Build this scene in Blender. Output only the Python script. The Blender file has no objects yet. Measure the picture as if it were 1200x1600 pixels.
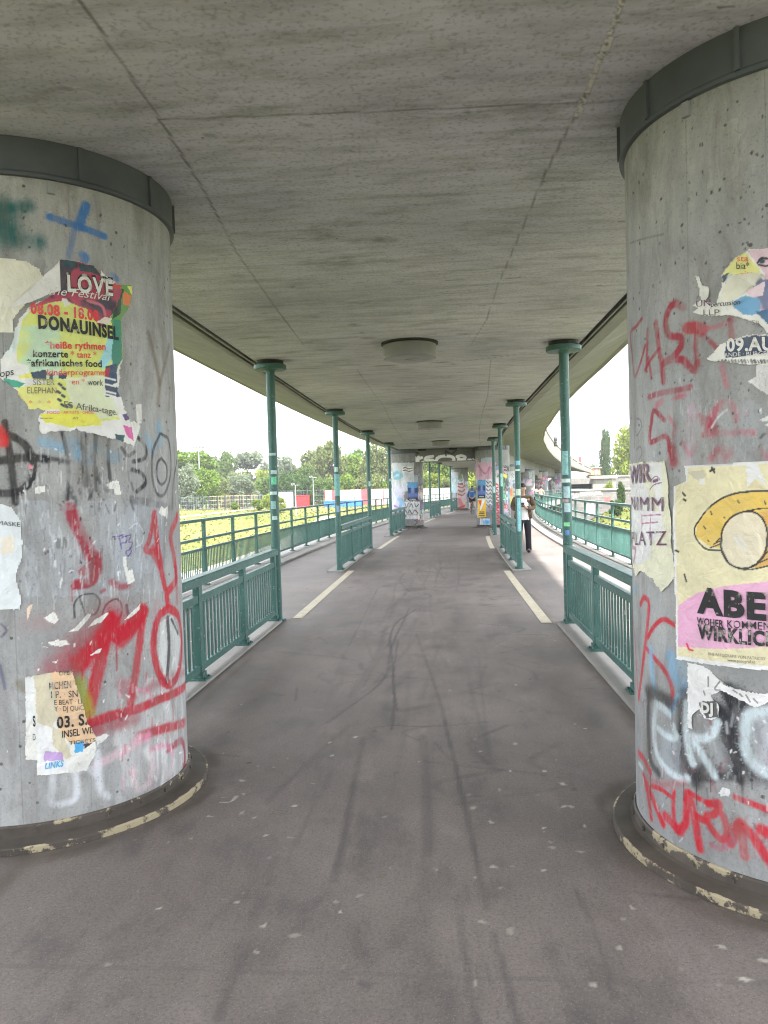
import bpy, bmesh, math, random
import numpy as np
from mathutils import Vector, Matrix
R = math.radians
rng = np.random.default_rng(7); random.seed(7)
sc = bpy.context.scene
COL = sc.collection

# ------------------------------------------------------------------ camera model (also used to measure the place)
F_PX, PITCH, ROLL, EYE = 1203.9, R(-1.588), R(-1.606), 1.66
def ray(px, py):
    a, b = px-600, py-800
    c, s = math.cos(ROLL), math.sin(ROLL)
    x, y = c*a+s*b, -s*a+c*b
    dx, du = x/F_PX, -y/F_PX
    cp, sp = math.cos(PITCH), math.sin(PITCH)
    return (dx, cp-du*sp, sp+du*cp)
def at_z(px, py, z=0.0):
    d = ray(px, py); k = (z-EYE)/d[2]
    return (d[0]*k, d[1]*k, z)
def at_y(px, py, y):
    d = ray(px, py); k = y/d[1]
    return (d[0]*k, y, EYE+d[2]*k)

# ------------------------------------------------------------------ curved axis of the bridge
def sm(x):
    x = np.clip(x, 0, 1); return x*x*(3-2*x)
def Cx(t): return .072*t+1.37e-5*t**3-.31+.7*sm((t-15)/45)
def frame(t):
    s = (Cx(t+.05)-Cx(t-.05))/.1; n = np.sqrt(1+s*s)
    return Cx(t), 1/n, -s/n
def P(t, u, z=0.0):
    x, nx, ny = frame(t)
    return (float(x+u*nx), float(t+u*ny), float(z))
def heading(t):
    x, nx, ny = frame(t); return math.atan2(float(ny), float(nx))      # rotation so local x = across, local y = along
def tu(p):
    t = p[1]
    for _ in range(25):
        s = float((Cx(t+.05)-Cx(t-.05))/.1); n = math.hypot(1, s)
        t += ((p[0]-float(Cx(t)))*s+(p[1]-t))/n/n
    s = float((Cx(t+.05)-Cx(t-.05))/.1); n = math.hypot(1, s)
    return t, ((p[0]-float(Cx(t)))-(p[1]-t)*s)/n

# ------------------------------------------------------------------ colours and materials
def lin(c):
    c = np.asarray(c, float)/255.0
    return np.where(c <= .04045, c/12.92, ((c+.055)/1.055)**2.4)
PK = 1.45
def alb(c, k=None):
    return np.clip(lin(c)*(PK if k is None else k), 0.004, .82)
class NT:
    def __init__(s, name):
        s.m = bpy.data.materials.new(name); s.m.use_nodes = True
        s.t = s.m.node_tree; s.n = s.t.nodes; s.l = s.t.links
        s.b = s.n['Principled BSDF']
    def new(s, typ, **kw):
        n = s.n.new(typ)
        for k, v in kw.items(): setattr(n, k, v)
        return n
    def link(s, a, b): s.l.new(a, b)
    def coords(s, kind='Object'):
        return s.new('ShaderNodeTexCoord').outputs[kind]
    def mapping(s, vec, scale=(1, 1, 1), rot=(0, 0, 0)):
        m = s.new('ShaderNodeMapping'); m.inputs['Scale'].default_value = scale; m.inputs['Rotation'].default_value = rot
        s.link(vec, m.inputs['Vector']); return m.outputs[0]
    def noise(s, vec, scale, detail=4, rough=.55, dist=0):
        n = s.new('ShaderNodeTexNoise'); n.inputs['Scale'].default_value = scale; n.inputs['Detail'].default_value = detail
        n.inputs['Roughness'].default_value = rough; n.inputs['Distortion'].default_value = dist
        s.link(vec, n.inputs['Vector']); return n.outputs['Fac']
    def vor(s, vec, scale, out='Distance', rand=1):
        n = s.new('ShaderNodeTexVoronoi'); n.inputs['Scale'].default_value = scale; n.inputs['Randomness'].default_value = rand
        s.link(vec, n.inputs['Vector']); return n.outputs[out]
    def ramp(s, fac, stops):
        r = s.new('ShaderNodeValToRGB'); e = r.color_ramp.elements
        while len(e) < len(stops): e.new(.5)
        for i, (p, c) in enumerate(stops):
            e[i].position = p
            e[i].color = (c, c, c, 1) if isinstance(c, (int, float)) else (*c[:3], 1)
        s.link(fac, r.inputs[0]); return r.outputs[0]
    def mix(s, fac, a, b, mode='MIX'):
        m = s.new('ShaderNodeMix', data_type='RGBA', blend_type=mode)
        for sock, v in ((m.inputs['Factor'], fac), (m.inputs[6], a), (m.inputs[7], b)):
            if hasattr(v, 'is_output'): s.link(v, sock)
            elif isinstance(v, (int, float)): sock.default_value = v if sock == m.inputs['Factor'] else (v, v, v, 1)
            else: sock.default_value = (*[float(q) for q in v[:3]], 1)
        return m.outputs[2]
    def math(s, op, a, b=None, c=None):
        m = s.new('ShaderNodeMath', operation=op)
        for i, v in enumerate((a, b, c)):
            if v is None: continue
            if hasattr(v, 'is_output'): s.link(v, m.inputs[i])
            else: m.inputs[i].default_value = v
        return m.outputs[0]
    def attr(s, name):
        a = s.new('ShaderNodeAttribute'); a.attribute_name = name; return a
    def bump(s, h, strength=.3, dist=.01):
        b = s.new('ShaderNodeBump'); b.inputs['Strength'].default_value = strength; b.inputs['Distance'].default_value = dist
        s.link(h, b.inputs['Height']); s.link(b.outputs[0], s.b.inputs['Normal'])
    def color(s, c):
        if hasattr(c, 'is_output'): s.link(c, s.b.inputs['Base Color'])
        else: s.b.inputs['Base Color'].default_value = (*[float(q) for q in c[:3]], 1)
    def rough(s, r):
        if hasattr(r, 'is_output'): s.link(r, s.b.inputs['Roughness'])
        else: s.b.inputs['Roughness'].default_value = r
    def spec(s, v): s.b.inputs['Specular IOR Level'].default_value = v

def plain(name, c, rough=.6, var=.25, scale=6, metal=0, spec=.4, bump=.1):
    k = NT(name); v = k.coords()
    f = k.noise(v, scale, 5, .6)
    c = np.array(c, float)
    k.color(k.ramp(f, [(.3, tuple(c*(1-var))), (.7, tuple(np.clip(c*(1+var), 0, .9)))]))
    k.rough(rough); k.spec(spec); k.b.inputs['Metallic'].default_value = metal
    if bump: k.bump(k.noise(v, scale*8, 3), bump, .004)
    return k.m

def m_steel():
    k = NT('green_painted_steel'); v = k.coords()
    big = k.noise(v, 1.7, 5, .6); fine = k.noise(v, 28, 4, .6)
    base = k.ramp(big, [(.3, alb((46, 82, 76), 1)), (.55, alb((57, 96, 89), 1)), (.75, alb((74, 111, 104), 1))])
    chip = k.ramp(fine, [(.625, 0), (.66, 1)])
    base = k.mix(k.math('MULTIPLY', chip, .55), base, alb((120, 135, 128)))
    rust = k.ramp(k.noise(k.mapping(v, (5, 5, 1.3)), 3, 5, .7), [(.60, 0), (.70, 1)])
    k.color(k.mix(k.math('MULTIPLY', rust, .5), base, alb((84, 78, 62), 1)))
    k.rough(k.ramp(fine, [(.3, .38), (.7, .6)])); k.spec(.45)
    k.bump(fine, .12, .003)
    return k.m
def m_pillar(name, tone=1.0):
    k = NT(name); v = k.coords()
    big = k.noise(v, 1.1, 6, .62); mid = k.noise(k.mapping(v, (3, 3, .6)), 3.2, 6, .65)
    grain = k.noise(v, 60, 3, .6)
    base = k.ramp(big, [(.28, alb((119, 120, 120))*tone), (.5, alb((150, 151, 152))*tone), (.75, alb((176, 176, 175))*tone)])
    base = k.mix(k.ramp(mid, [(.35, .55), (.7, 0)]), base, alb((115, 116, 117))*tone)
    ang = k.new('ShaderNodeSeparateXYZ'); k.link(v, ang.inputs[0])
    th = k.math('ARCTAN2', ang.outputs[0], ang.outputs[1])
    saw = k.math('PINGPONG', k.math('MULTIPLY', th, 4.8), 1)
    board = k.ramp(saw, [(0, .0), (.02, 1)])
    base = k.mix(k.math('MULTIPLY', k.math('SUBTRACT', 1.0, board), .35), base, alb((100, 102, 102))*tone)
    pit = k.vor(v, 13); pits = k.ramp(pit, [(.085, 1), (.12, 0)])
    pm = k.ramp(k.noise(v, 3.1, 2), [(.46, 0), (.56, 1)])
    base = k.mix(k.math('MULTIPLY', k.math('MULTIPLY', pits, pm), .8), base, alb((60, 60, 58)))
    base = k.mix(k.ramp(grain, [(.3, .12), (.7, 0)]), base, alb((80, 80, 78)))
    at = k.attr('paint')
    wear = k.ramp(k.noise(k.mapping(v, (9, 9, 3)), 5, 5, .7), [(.29, .6), (.41, 1)])
    scr = k.ramp(k.noise(k.mapping(v, (26, 26, 3)), 4, 5, .75), [(.34, .65), (.42, 1)])
    fac = k.math('MULTIPLY', k.math('MULTIPLY', at.outputs['Alpha'], wear), scr)
    col = k.mix(fac, base, at.outputs['Color'])
    drt = k.ramp(k.noise(k.mapping(v, (2.2, 2.2, .7)), 2.6, 8, .72, .4), [(.36, .5), (.54, 0)])
    col = k.mix(drt, col, alb((88, 84, 78)))
    spk = k.ramp(k.noise(v, 95, 3, .7), [(.30, .4), (.42, 0)])
    k.color(k.mix(spk, col, alb((58, 56, 54))))
    k.rough(.72); k.spec(.3)
    h = k.math('ADD', k.math('MULTIPLY', grain, .25), k.math('SUBTRACT', board, k.math('MULTIPLY', k.math('MULTIPLY', pits, pm), 1.2)))
    k.bump(h, .35, .006)
    return k.m
def m_soffit():
    k = NT('board_marked_soffit_concrete'); v = k.coords('UV'); o = k.coords()
    big = k.noise(o, .55, 6, .62); blot = k.noise(k.mapping(v, (1.1, 2.4, 1)), 1.4, 7, .66, .3)
    streak = k.noise(k.mapping(v, (.7, 3.6, 1)), 2.4, 7, .66, .15); fine = k.noise(k.mapping(v, (4, 60, 1)), 2.0, 3, .6)
    grain = k.noise(o, 45, 3)
    base = k.ramp(big, [(.3, alb((141, 141, 153))), (.5, alb((163, 163, 173))), (.72, alb((179, 179, 187)))])
    base = k.mix(k.ramp(streak, [(.36, .5), (.56, 0)]), base, alb((118, 118, 119)))
    base = k.mix(k.ramp(blot, [(.56, 0), (.72, .55)]), base, alb((172, 172, 172)))
    base = k.mix(k.ramp(blot, [(.30, .75), (.44, 0)]), base, alb((110, 110, 110)))
    base = k.mix(k.ramp(fine, [(.35, .07), (.55, 0)]), base, alb((108, 108, 108)))
    pit = k.ramp(k.vor(o, 9), [(.05, 1), (.085, 0)])
    base = k.mix(k.math('MULTIPLY', pit, k.ramp(k.noise(o, 1.9, 3), [(.52, 0), (.6, .7)])), base, alb((66, 66, 62)))
    base = k.mix(k.ramp(grain, [(.34, .4), (.48, 0)]), base, alb((96, 96, 94)))
    base = k.mix(k.ramp(k.noise(k.mapping(v, (1.2, 2.2, 1)), 5.5, 6, .7, .2), [(.58, 0), (.7, .35)]), base, alb((176, 175, 172)))
    at = k.attr('paint'); k.color(k.mix(at.outputs['Alpha'], base, at.outputs['Color']))
    k.rough(.75); k.spec(.25)
    k.bump(k.math('ADD', k.math('MULTIPLY', fine, .3), k.math('MULTIPLY', grain, .4)), .22, .004)
    return k.m
def m_asphalt():
    k = NT('worn_mastic_asphalt'); v = k.coords('UV'); o = k.coords()
    big = k.noise(o, .5, 6, .6); mid = k.noise(k.mapping(v, (1.6, .8, 1)), 1.9, 7, .68, .2)
    grain = k.noise(o, 75, 5, .75); speck = k.vor(o, 110)
    base = k.ramp(big, [(.3, alb((92, 85, 81), 1.26)), (.5, alb((104, 96, 92), 1.26)), (.72, alb((117, 108, 103), 1.26))])
    base = k.mix(k.ramp(mid, [(.34, .75), (.5, 0)]), base, alb((76, 71, 70), 1.26))
    base = k.mix(k.ramp(mid, [(.54, 0), (.7, .55)]), base, alb((128, 119, 115), 1.26))
    base = k.mix(k.ramp(grain, [(.36, .5), (.52, 0)]), base, alb((62, 58, 55), 1.26))
    base = k.mix(k.ramp(speck, [(.14, .5), (.24, 0)]), base, alb((146, 139, 132), 1.26))
    at = k.attr('paint'); k.color(k.mix(at.outputs['Alpha'], base, at.outputs['Color']))
    k.rough(k.ramp(mid, [(.3, .55), (.7, .78)])); k.spec(.35)
    k.bump(k.math('ADD', grain, k.math('MULTIPLY', mid, .6)), .13, .003)
    return k.m
def m_concrete(name, c, streak=True, painted=False):
    k = NT(name); v = k.coords(); c = np.array(c)
    f = k.noise(v, .9, 7, .65); s = k.noise(k.mapping(v, (3, 3, .4)), 2.2, 6, .65); g = k.noise(v, 50, 3)
    b = k.ramp(f, [(.3, tuple(c*.78)), (.7, tuple(np.clip(c*1.15, 0, .85)))])
    if streak: b = k.mix(k.ramp(s, [(.36, .55), (.58, 0)]), b, tuple(c*.62))
    if painted: at = k.attr('paint'); b = k.mix(at.outputs['Alpha'], b, at.outputs['Color'])
    b = k.mix(k.ramp(g, [(.3, .2), (.6, 0)]), b, tuple(c*.6))
    k.color(b); k.rough(.8); k.spec(.25); k.bump(g, .25, .004)
    return k.m
def m_paper(name='printed_paper'):
    k = NT(name); v = k.coords(); at = k.attr('paint')
    f = k.noise(v, 9, 5, .6); g = k.noise(v, 3, 4, .6, .8)
    k.color(k.mix(k.ramp(f, [(.34, .22), (.6, 0)]), at.outputs['Color'], (.30, .29, .26)))
    k.rough(.5); k.spec(.4); k.bump(k.math('ADD', g, k.math('MULTIPLY', k.noise(v, 14, 3, .6, 1.2), .35)), .85, .03)
    return k.m
def m_flange():
    k = NT('worn_dark_flange_paint'); v = k.coords(); at = k.attr('paint')
    n = k.math('ADD', k.math('MULTIPLY', k.noise(v, 3.2, 3, .6), .5), k.math('MULTIPLY', k.noise(v, 17, 6, .7), .5))
    thr = k.math('ADD', n, at.outputs['Alpha'])
    cream = k.ramp(thr, [(.66, 0), (.69, 1)])
    dark = k.ramp(k.noise(v, 2.2, 6, .6), [(.3, alb((50, 46, 42), 1.1)), (.7, alb((98, 90, 83), 1.1))])
    k.color(k.mix(cream, dark, alb((166, 154, 128), 1.1))); k.rough(.6); k.spec(.35); k.bump(k.math('ADD', cream, n), .3, .004)
    return k.m
def m_grass():
    k = NT('meadow_grass'); v = k.coords()
    a = k.noise(v, .035, 6, .6); b = k.noise(v, .35, 6, .65); c = k.noise(v, 9, 4, .7)
    base = k.ramp(a, [(.36, (.085, .105, .02)), (.5, (.14, .13, .036)), (.64, (.18, .148, .055))])
    base = k.mix(k.ramp(b, [(.35, .6), (.6, 0)]), base, (.068, .09, .02))
    base = k.mix(k.ramp(c, [(.4, .35), (.7, 0)]), base, (.065, .09, .025))
    k.color(base); k.rough(.9); k.spec(.1); k.bump(c, .8, .08)
    return k.m
def m_leaf(name, dark, light):
    k = NT(name); at = k.attr('shade'); o = k.new('ShaderNodeObjectInfo')
    base = k.ramp(at.outputs['Fac'], [(.0, dark), (.6, tuple((np.array(dark)+np.array(light))/2)), (1, light)])
    k.color(base); k.rough(.7); k.spec(.08)
    tr = k.new('ShaderNodeBsdfTranslucent'); k.link(base, tr.inputs[0])
    ms = k.new('ShaderNodeMixShader'); ms.inputs[0].default_value = .35
    k.link(k.b.outputs[0], ms.inputs[1]); k.link(tr.outputs[0], ms.inputs[2])
    k.link(ms.outputs[0], k.n['Material Output'].inputs[0])
    return k.m

def m_print(name, c):
    k = NT(name); v = k.coords(); c = np.array(c, float)
    n = k.noise(v, 30, 5, .75); big = k.noise(v, 4, 4, .6)
    k.color(k.mix(k.ramp(k.math('ADD', n, k.math('MULTIPLY', big, .5)), [(.80, 0), (.86, .75)]), k.ramp(big, [(.3, tuple(c*.9)), (.7, tuple(np.clip(c*1.5+.015, 0, .8)))]), (.5, .48, .42)))
    k.rough(.5); k.spec(.35)
    return k.m
M = dict(
    steel=m_steel(), pillar=m_pillar('graffiti_covered_concrete'), pillar_far=m_pillar('dark_graffiti_concrete', .62), soffit=m_soffit(), asphalt=m_asphalt(),  # far pillars: same graffiti concrete in a darker tone
    wing=m_concrete('weathered_deck_concrete', (.25, .25, .25)), fascia=m_concrete('cream_parapet_concrete', (.27, .25, .215)),
    kerb=m_concrete('pale_kerb_concrete', (.29, .275, .255), False), slab=m_concrete('slab_edge_concrete', (.3, .29, .27)),
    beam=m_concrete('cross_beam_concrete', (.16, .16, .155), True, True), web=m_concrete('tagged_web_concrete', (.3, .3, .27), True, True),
    paper=m_paper(), flange=m_flange(), grass=m_grass(),
    collar=plain('dark_collar_sheet_metal', alb((68, 73, 78)), .5, .25, 3, .0, .5),
    dark=plain('dark_rubber', (.02, .02, .022), .6, .3), black=m_print('black_print', (.018, .018, .02)),
    lamp=plain('grey_lamp_housing', alb((128, 127, 130), 1.1), .5, .12, 4), diff=plain('frosted_lamp_diffuser', alb((140, 138, 140), 1.1), .35, .1, 6),
    line=plain('worn_road_marking', alb((150, 142, 124)), .7, .2, 9),
    white=m_print('white_print', (.74, .73, .70)),
    red=m_print('red_print', alb((196, 58, 62))), purple=m_print('plum_print', alb((84, 48, 78))),
    grey=m_print('grey_print', alb((92, 88, 82))), blue=m_print('blue_print', alb((40, 130, 196))),
    navy=m_print('navy_print', alb((48, 58, 84))), pinkp=m_print('pink_print', alb((178, 96, 152))),
    bark=plain('tree_bark', (.09, .075, .055), .9, .35, 5, bump=.5),
    galv=plain('galvanised_mast_steel', (.34, .35, .36), .5, .15, 4, .3),
)

# ------------------------------------------------------------------ object helpers
def obj(name, me, mat=None, parent=None):
    o = bpy.data.objects.new(name, me); COL.objects.link(o)
    if mat is not None:
        for m in (mat if isinstance(mat, (list, tuple)) else [mat]): me.materials.append(m)
    if parent is not None: o.parent = parent
    return o
def tag(o, label=None, cat=None, group=None, kind=None):
    if label: o['label'] = label
    if cat: o['category'] = cat
    if group: o['group'] = group
    if kind: o['kind'] = kind
    return o
def empty(name, loc=(0, 0, 0), rz=0, label=None, cat=None, group=None):
    o = bpy.data.objects.new(name, None); COL.objects.link(o); o.location = loc; o.rotation_euler = (0, 0, rz)
    o.empty_display_size = .2
    return tag(o, label, cat, group)
class MB:
    def __init__(s): s.v = []; s.f = []; s.mi = []; s.sm = []
    def add(s, vs, fs, mi=0, smooth=False):
        o = len(s.v); s.v += [tuple(map(float, v)) for v in vs]
        s.f += [tuple(i+o for i in f) for f in fs]; s.mi += [mi]*len(fs); s.sm += [smooth]*len(fs)
    def box(s, c, d, rz=0, mi=0, bev=0, rx=0):
        hx, hy, hz = d[0]/2, d[1]/2, d[2]/2
        Mx = Matrix.Translation(Vector(c)) @ Matrix.Rotation(rz, 4, 'Z') @ Matrix.Rotation(rx, 4, 'X')
        if not bev:
            vs = [Mx @ Vector((x*hx, y*hy, z*hz)) for z in (-1, 1) for y in (-1, 1) for x in (-1, 1)]
            s.add(vs, [(0, 2, 3, 1), (4, 5, 7, 6), (0, 1, 5, 4), (2, 6, 7, 3), (0, 4, 6, 2), (1, 3, 7, 5)], mi)
        else:
            bm = bmesh.new(); bmesh.ops.create_cube(bm, size=1)
            for v in bm.verts: v.co = Vector((v.co.x*d[0], v.co.y*d[1], v.co.z*d[2]))
            bmesh.ops.bevel(bm, geom=bm.edges[:], offset=bev, segments=2, profile=.6, affect='EDGES')
            s.bm(bm, mi, Mx)
    def bm(s, bm, mi=0, Mx=Matrix(), smooth=False):
        bm.verts.index_update()
        s.add([Mx @ v.co for v in bm.verts], [tuple(v.index for v in f.verts) for f in bm.faces], mi, smooth); bm.free()
    def beam(s, p, q, w, h, mi=0, up=(0, 0, 1)):
        p, q = Vector(p), Vector(q); d = (q-p).normalized(); sx = d.cross(Vector(up)).normalized(); uz = sx.cross(d)
        vs = [b+sx*(x*w/2)+uz*(z*h/2) for b in (p, q) for z in (-1, 1) for x in (-1, 1)]
        s.add(vs, [(0, 1, 3, 2), (4, 6, 7, 5), (0, 4, 5, 1), (2, 3, 7, 6), (0, 2, 6, 4), (1, 5, 7, 3)], mi)
    def tube(s, pts, r, n=8, mi=0, caps=True, smooth=True):
        pts = [Vector(p) for p in pts]; rs = r if isinstance(r, (list, tuple)) else [r]*len(pts); vs = []
        for i, p in enumerate(pts):
            d = (pts[min(i+1, len(pts)-1)]-pts[max(i-1, 0)]).normalized()
            ref = Vector((0, 0, 1)) if abs(d.z) < .9 else Vector((1, 0, 0))
            a = d.cross(ref).normalized(); b = d.cross(a)
            vs += [p+(a*math.cos(2*math.pi*j/n)+b*math.sin(2*math.pi*j/n))*rs[i] for j in range(n)]
        fs = [(i*n+j, i*n+(j+1) % n, (i+1)*n+(j+1) % n, (i+1)*n+j) for i in range(len(pts)-1) for j in range(n)]
        s.add(vs, fs, mi, smooth)
        if caps: s.add(vs[:n], [tuple(range(n))], mi); s.add(vs[-n:], [tuple(range(n))[::-1]], mi)
    def lathe(s, prof, c=(0, 0, 0), n=48, mi=0, smooth=True, mis=None):
        vs = [(c[0]+r*math.cos(2*math.pi*j/n), c[1]+r*math.sin(2*math.pi*j/n), c[2]+z) for r, z in prof for j in range(n)]
        for i in range(len(prof)-1):
            ring = vs[i*n:(i+2)*n]
            s.add(ring, [(j, (j+1) % n, n+(j+1) % n, n+j) for j in range(n)], mis[i] if mis else mi, smooth)
    def build(s, name, mat, parent=None, loc=None):
        me = bpy.data.meshes.new(name)
        me.from_pydata(s.v, [], s.f); me.update()
        me.polygons.foreach_set('material_index', s.mi); me.polygons.foreach_set('use_smooth', s.sm)
        o = obj(name, me, mat, parent)
        if loc: o.location = loc
        return o
def set_col(me, arr, name='paint'):
    a = me.color_attributes.new(name, 'FLOAT_COLOR', 'POINT')
    a.data.foreach_set('color', np.ascontiguousarray(arr, np.float32).ravel())

# ------------------------------------------------------------------ painting on real surfaces (vertex paint on dense grids)
def vnoise(shape, cell, seed, octv=4):
    g = np.random.default_rng(seed); out = np.zeros(shape); amp = 1; tot = 0
    for o in range(octv):
        cy, cx = max(cell[0]/2**o, 1), max(cell[1]/2**o, 1)
        ny, nx = int(shape[0]/cy)+3, int(shape[1]/cx)+3
        r = g.random((ny, nx))
        y = np.arange(shape[0])/cy; x = np.arange(shape[1])/cx
        y0 = y.astype(int); x0 = x.astype(int); fy = sm(y-y0)[:, None]; fx = sm(x-x0)[None, :]
        a = r[y0][:, x0]*(1-fx)+r[y0][:, x0+1]*fx; b = r[y0+1][:, x0]*(1-fx)+r[y0+1][:, x0+1]*fx
        out += amp*(a*(1-fy)+b*fy); tot += amp; amp *= .55
    return out/tot
def catmull(p, k=8):
    p = np.asarray(p, float)
    if len(p) < 3: return p
    q = np.vstack([2*p[0]-p[1], p, 2*p[-1]-p[-2]]); out = []
    for i in range(1, len(q)-2):
        for j in range(k):
            t = j/k
            out.append(.5*((2*q[i])+(-q[i-1]+q[i+1])*t+(2*q[i-1]-5*q[i]+4*q[i+1]-q[i+2])*t*t+(-q[i-1]+3*q[i]-3*q[i+1]+q[i+2])*t**3))
    out.append(q[-2]); return np.array(out)
PKC = 1.2
class Canvas:
    """a grid (a across, b up/along) with colour and cover; to_ab turns a photo pixel into (a, b, metres per pixel)"""
    def __init__(s, A, B, to_ab, seed=1, masked=False):
        s.A, s.B, s.to = np.asarray(A, float), np.asarray(B, float), to_ab
        sh = (len(B), len(A)); s.rgb = np.zeros(sh+(3,)); s.al = np.zeros(sh); s.lift = np.zeros(sh)
        s.mask = np.zeros(sh, bool) if masked else np.ones(sh, bool)
        s.n1 = vnoise(sh, (14, 10), seed, 4); s.n2 = vnoise(sh, (60, 8), seed+1, 4); s.n3 = vnoise(sh, (4, 4), seed+2, 2); s.rnd = np.random.default_rng(seed+9).random(sh)
    def win(s, a0, a1, b0, b1):
        i0, i1 = np.searchsorted(s.A, (a0, a1)); j0, j1 = np.searchsorted(s.B, (b0, b1))
        return slice(max(j0-1, 0), j1+1), slice(max(i0-1, 0), i1+1)
    def over(s, w, c, al):
        al = np.clip(al, 0, 1); A0 = s.al[w]; o = al+A0*(1-al)
        s.rgb[w] = np.where(o[..., None] > 1e-5, (np.asarray(c)*al[..., None]+s.rgb[w]*(A0*(1-al))[..., None])/np.maximum(o, 1e-5)[..., None], 0)
        s.al[w] = o
    def stroke_ab(s, pts, w, c, soft=.25, al=1, wear=.25, smooth=True):
        pts = catmull(pts) if smooth else np.asarray(pts, float); rad = w/2*(1+soft)
        sl = s.win(pts[:, 0].min()-rad*1.6, pts[:, 0].max()+rad*1.6, pts[:, 1].min()-rad*1.6, pts[:, 1].max()+rad*1.6)
        X, Y = np.meshgrid(s.A[sl[1]], s.B[sl[0]])
        if X.size == 0: return
        d = np.full(X.shape, 9e9)
        for (x0, y0), (x1, y1) in zip(pts[:-1], pts[1:]):
            vx, vy = x1-x0, y1-y0; L = vx*vx+vy*vy+1e-12
            k = np.clip(((X-x0)*vx+(Y-y0)*vy)/L, 0, 1)
            d = np.minimum(d, (X-x0-k*vx)**2+(Y-y0-k*vy)**2)
        d = np.sqrt(d); d += (s.n3[sl]-.5)*w*.16
        m = 1-sm((d-w/2*(1-soft))/(w*soft+1e-6))
        if soft >= .3 and w > .02: m = np.maximum(m, (s.rnd[sl] > .90)*(1-sm((d-w*.5)/(w*.75)))*.55)
        if wear: m *= 1-wear*sm((s.n2[sl]-.47)/.12)-wear*.6*sm((s.n1[sl]-.55)/.1)
        s.over(sl, alb(c, PKC), m*al)
    def px(s, pts): return [s.to(*p) for p in pts]
    def stroke(s, pts, w, c, soft=.25, al=1, wear=.25, smooth=True):
        q = s.px(pts); k = sum(x[2] for x in q)/len(q)
        s.stroke_ab([x[:2] for x in q], w*k, c, soft, al, wear, smooth)
    def inside(s, pts, jag=0):
        pts = np.asarray(pts, float); a0, b0 = pts.min(0)-jag; a1, b1 = pts.max(0)+jag
        sl = s.win(a0, a1, b0, b1); X, Y = np.meshgrid(s.A[sl[1]], s.B[sl[0]])
        if jag: X = X+(s.n1[sl]-.5)*jag*3.2+(s.n3[sl]-.5)*jag; Y = Y+(s.n2[sl]-.5)*jag*2.4+(s.n3[sl]-.5)*jag
        m = np.zeros(X.shape, bool); n = len(pts)
        for i in range(n):
            x0, y0 = pts[i]; x1, y1 = pts[(i+1) % n]
            if y0 == y1: continue
            m ^= ((y0 > Y) != (y1 > Y)) & (X < (x1-x0)*(Y-y0)/(y1-y0)+x0)
        return sl, m
    def fill(s, pts, c, al=1, jag=.0, wear=0, paper=False, cut=False, lift=None):
        q = [x[:2] for x in s.px(pts)]; sl, m = s.inside(q, jag)
        if cut: s.mask[sl] &= ~m; return
        k = m*al*1.0
        if wear: k = k*(1-wear*sm((s.n2[sl]-.42)/.16))
        s.over(sl, alb(c, PKC), k)
        if paper: s.mask[sl] |= m
        if lift is not None:
            p0 = np.array(s.to(*lift[0])[:2]); p1 = np.array(s.to(*lift[1])[:2]); v = p1-p0
            X, Y = np.meshgrid(s.A[sl[1]], s.B[sl[0]])
            kk = np.clip(((X-p0[0])*v[0]+(Y-p0[1])*v[1])/(v@v), 0, 1.2)
            s.lift[sl] = np.where(m, lift[2]*kk**1.7, s.lift[sl])
    def tint(s, c0, c1, lo=.4, hi=.6, amt=1, cell=(30, 40), seed=5, poly=None, jag=.01):
        n = vnoise(s.al.shape, cell, seed, 4); k = sm((n-lo)/(hi-lo))*amt
        if poly is not None:
            sl, m = s.inside([x[:2] for x in s.px(poly)], jag); kk = np.zeros_like(k); kk[sl] = m*k[sl]; k = kk
        s.over((slice(None), slice(None)), alb(c1, PKC), k)
    def curl(s, amt=.007, n=5):
        m = s.mask.astype(float)
        for _ in range(n):
            p = np.pad(m, 1, mode='edge'); m = (p[:-2, 1:-1]+p[2:, 1:-1]+p[1:-1, :-2]+p[1:-1, 2:]+2*p[1:-1, 1:-1])/6
        e = np.clip((.97-m)/.45, 0, 1); big = vnoise(s.al.shape, (26, 26), 77, 3)
        s.lift += amt*e*sm((big-.40)/.22)+.0035*sm((vnoise(s.al.shape, (34, 16), 78, 3)-.5)/.2)
        rim = (e > .62) & s.mask                                                  # bare white fibre along the torn edge
        s.rgb[rim] = s.rgb[rim]*.35+alb((214, 212, 204), PKC)*.65
    def build(s, name, mat, to_xyz, parent=None, uv=False, smooth=True, origin=(0, 0, 0)):
        nb, na = s.al.shape
        if not s.mask.all(): s.curl()
        X, Y = np.meshgrid(s.A, s.B)
        V = to_xyz(X, Y, s.lift)-np.array(origin)
        idx = np.arange(nb*na).reshape(nb, na)
        fm = s.mask[:-1, :-1] & s.mask[1:, :-1] & s.mask[:-1, 1:] & s.mask[1:, 1:]
        F = np.stack([idx[:-1, :-1], idx[:-1, 1:], idx[1:, 1:], idx[1:, :-1]], -1)[fm]
        used = np.zeros(nb*na, bool); used[F.ravel()] = True
        re = np.cumsum(used)-1; F = re[F]; V = V.reshape(-1, 3)[used]
        me = bpy.data.meshes.new(name)
        me.vertices.add(len(V)); me.vertices.foreach_set('co', V.astype(np.float32).ravel())
        me.loops.add(F.size); me.loops.foreach_set('vertex_index', F.astype(np.int32).ravel())
        me.polygons.add(len(F)); me.polygons.foreach_set('loop_start', np.arange(0, F.size, 4, dtype=np.int32))
        me.polygons.foreach_set('use_smooth', np.ones(len(F), bool) if smooth else np.zeros(len(F), bool))
        me.update(calc_edges=True)
        set_col(me, np.concatenate([s.rgb.reshape(-1, 3), s.al.reshape(-1, 1)], 1)[used])
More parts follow.
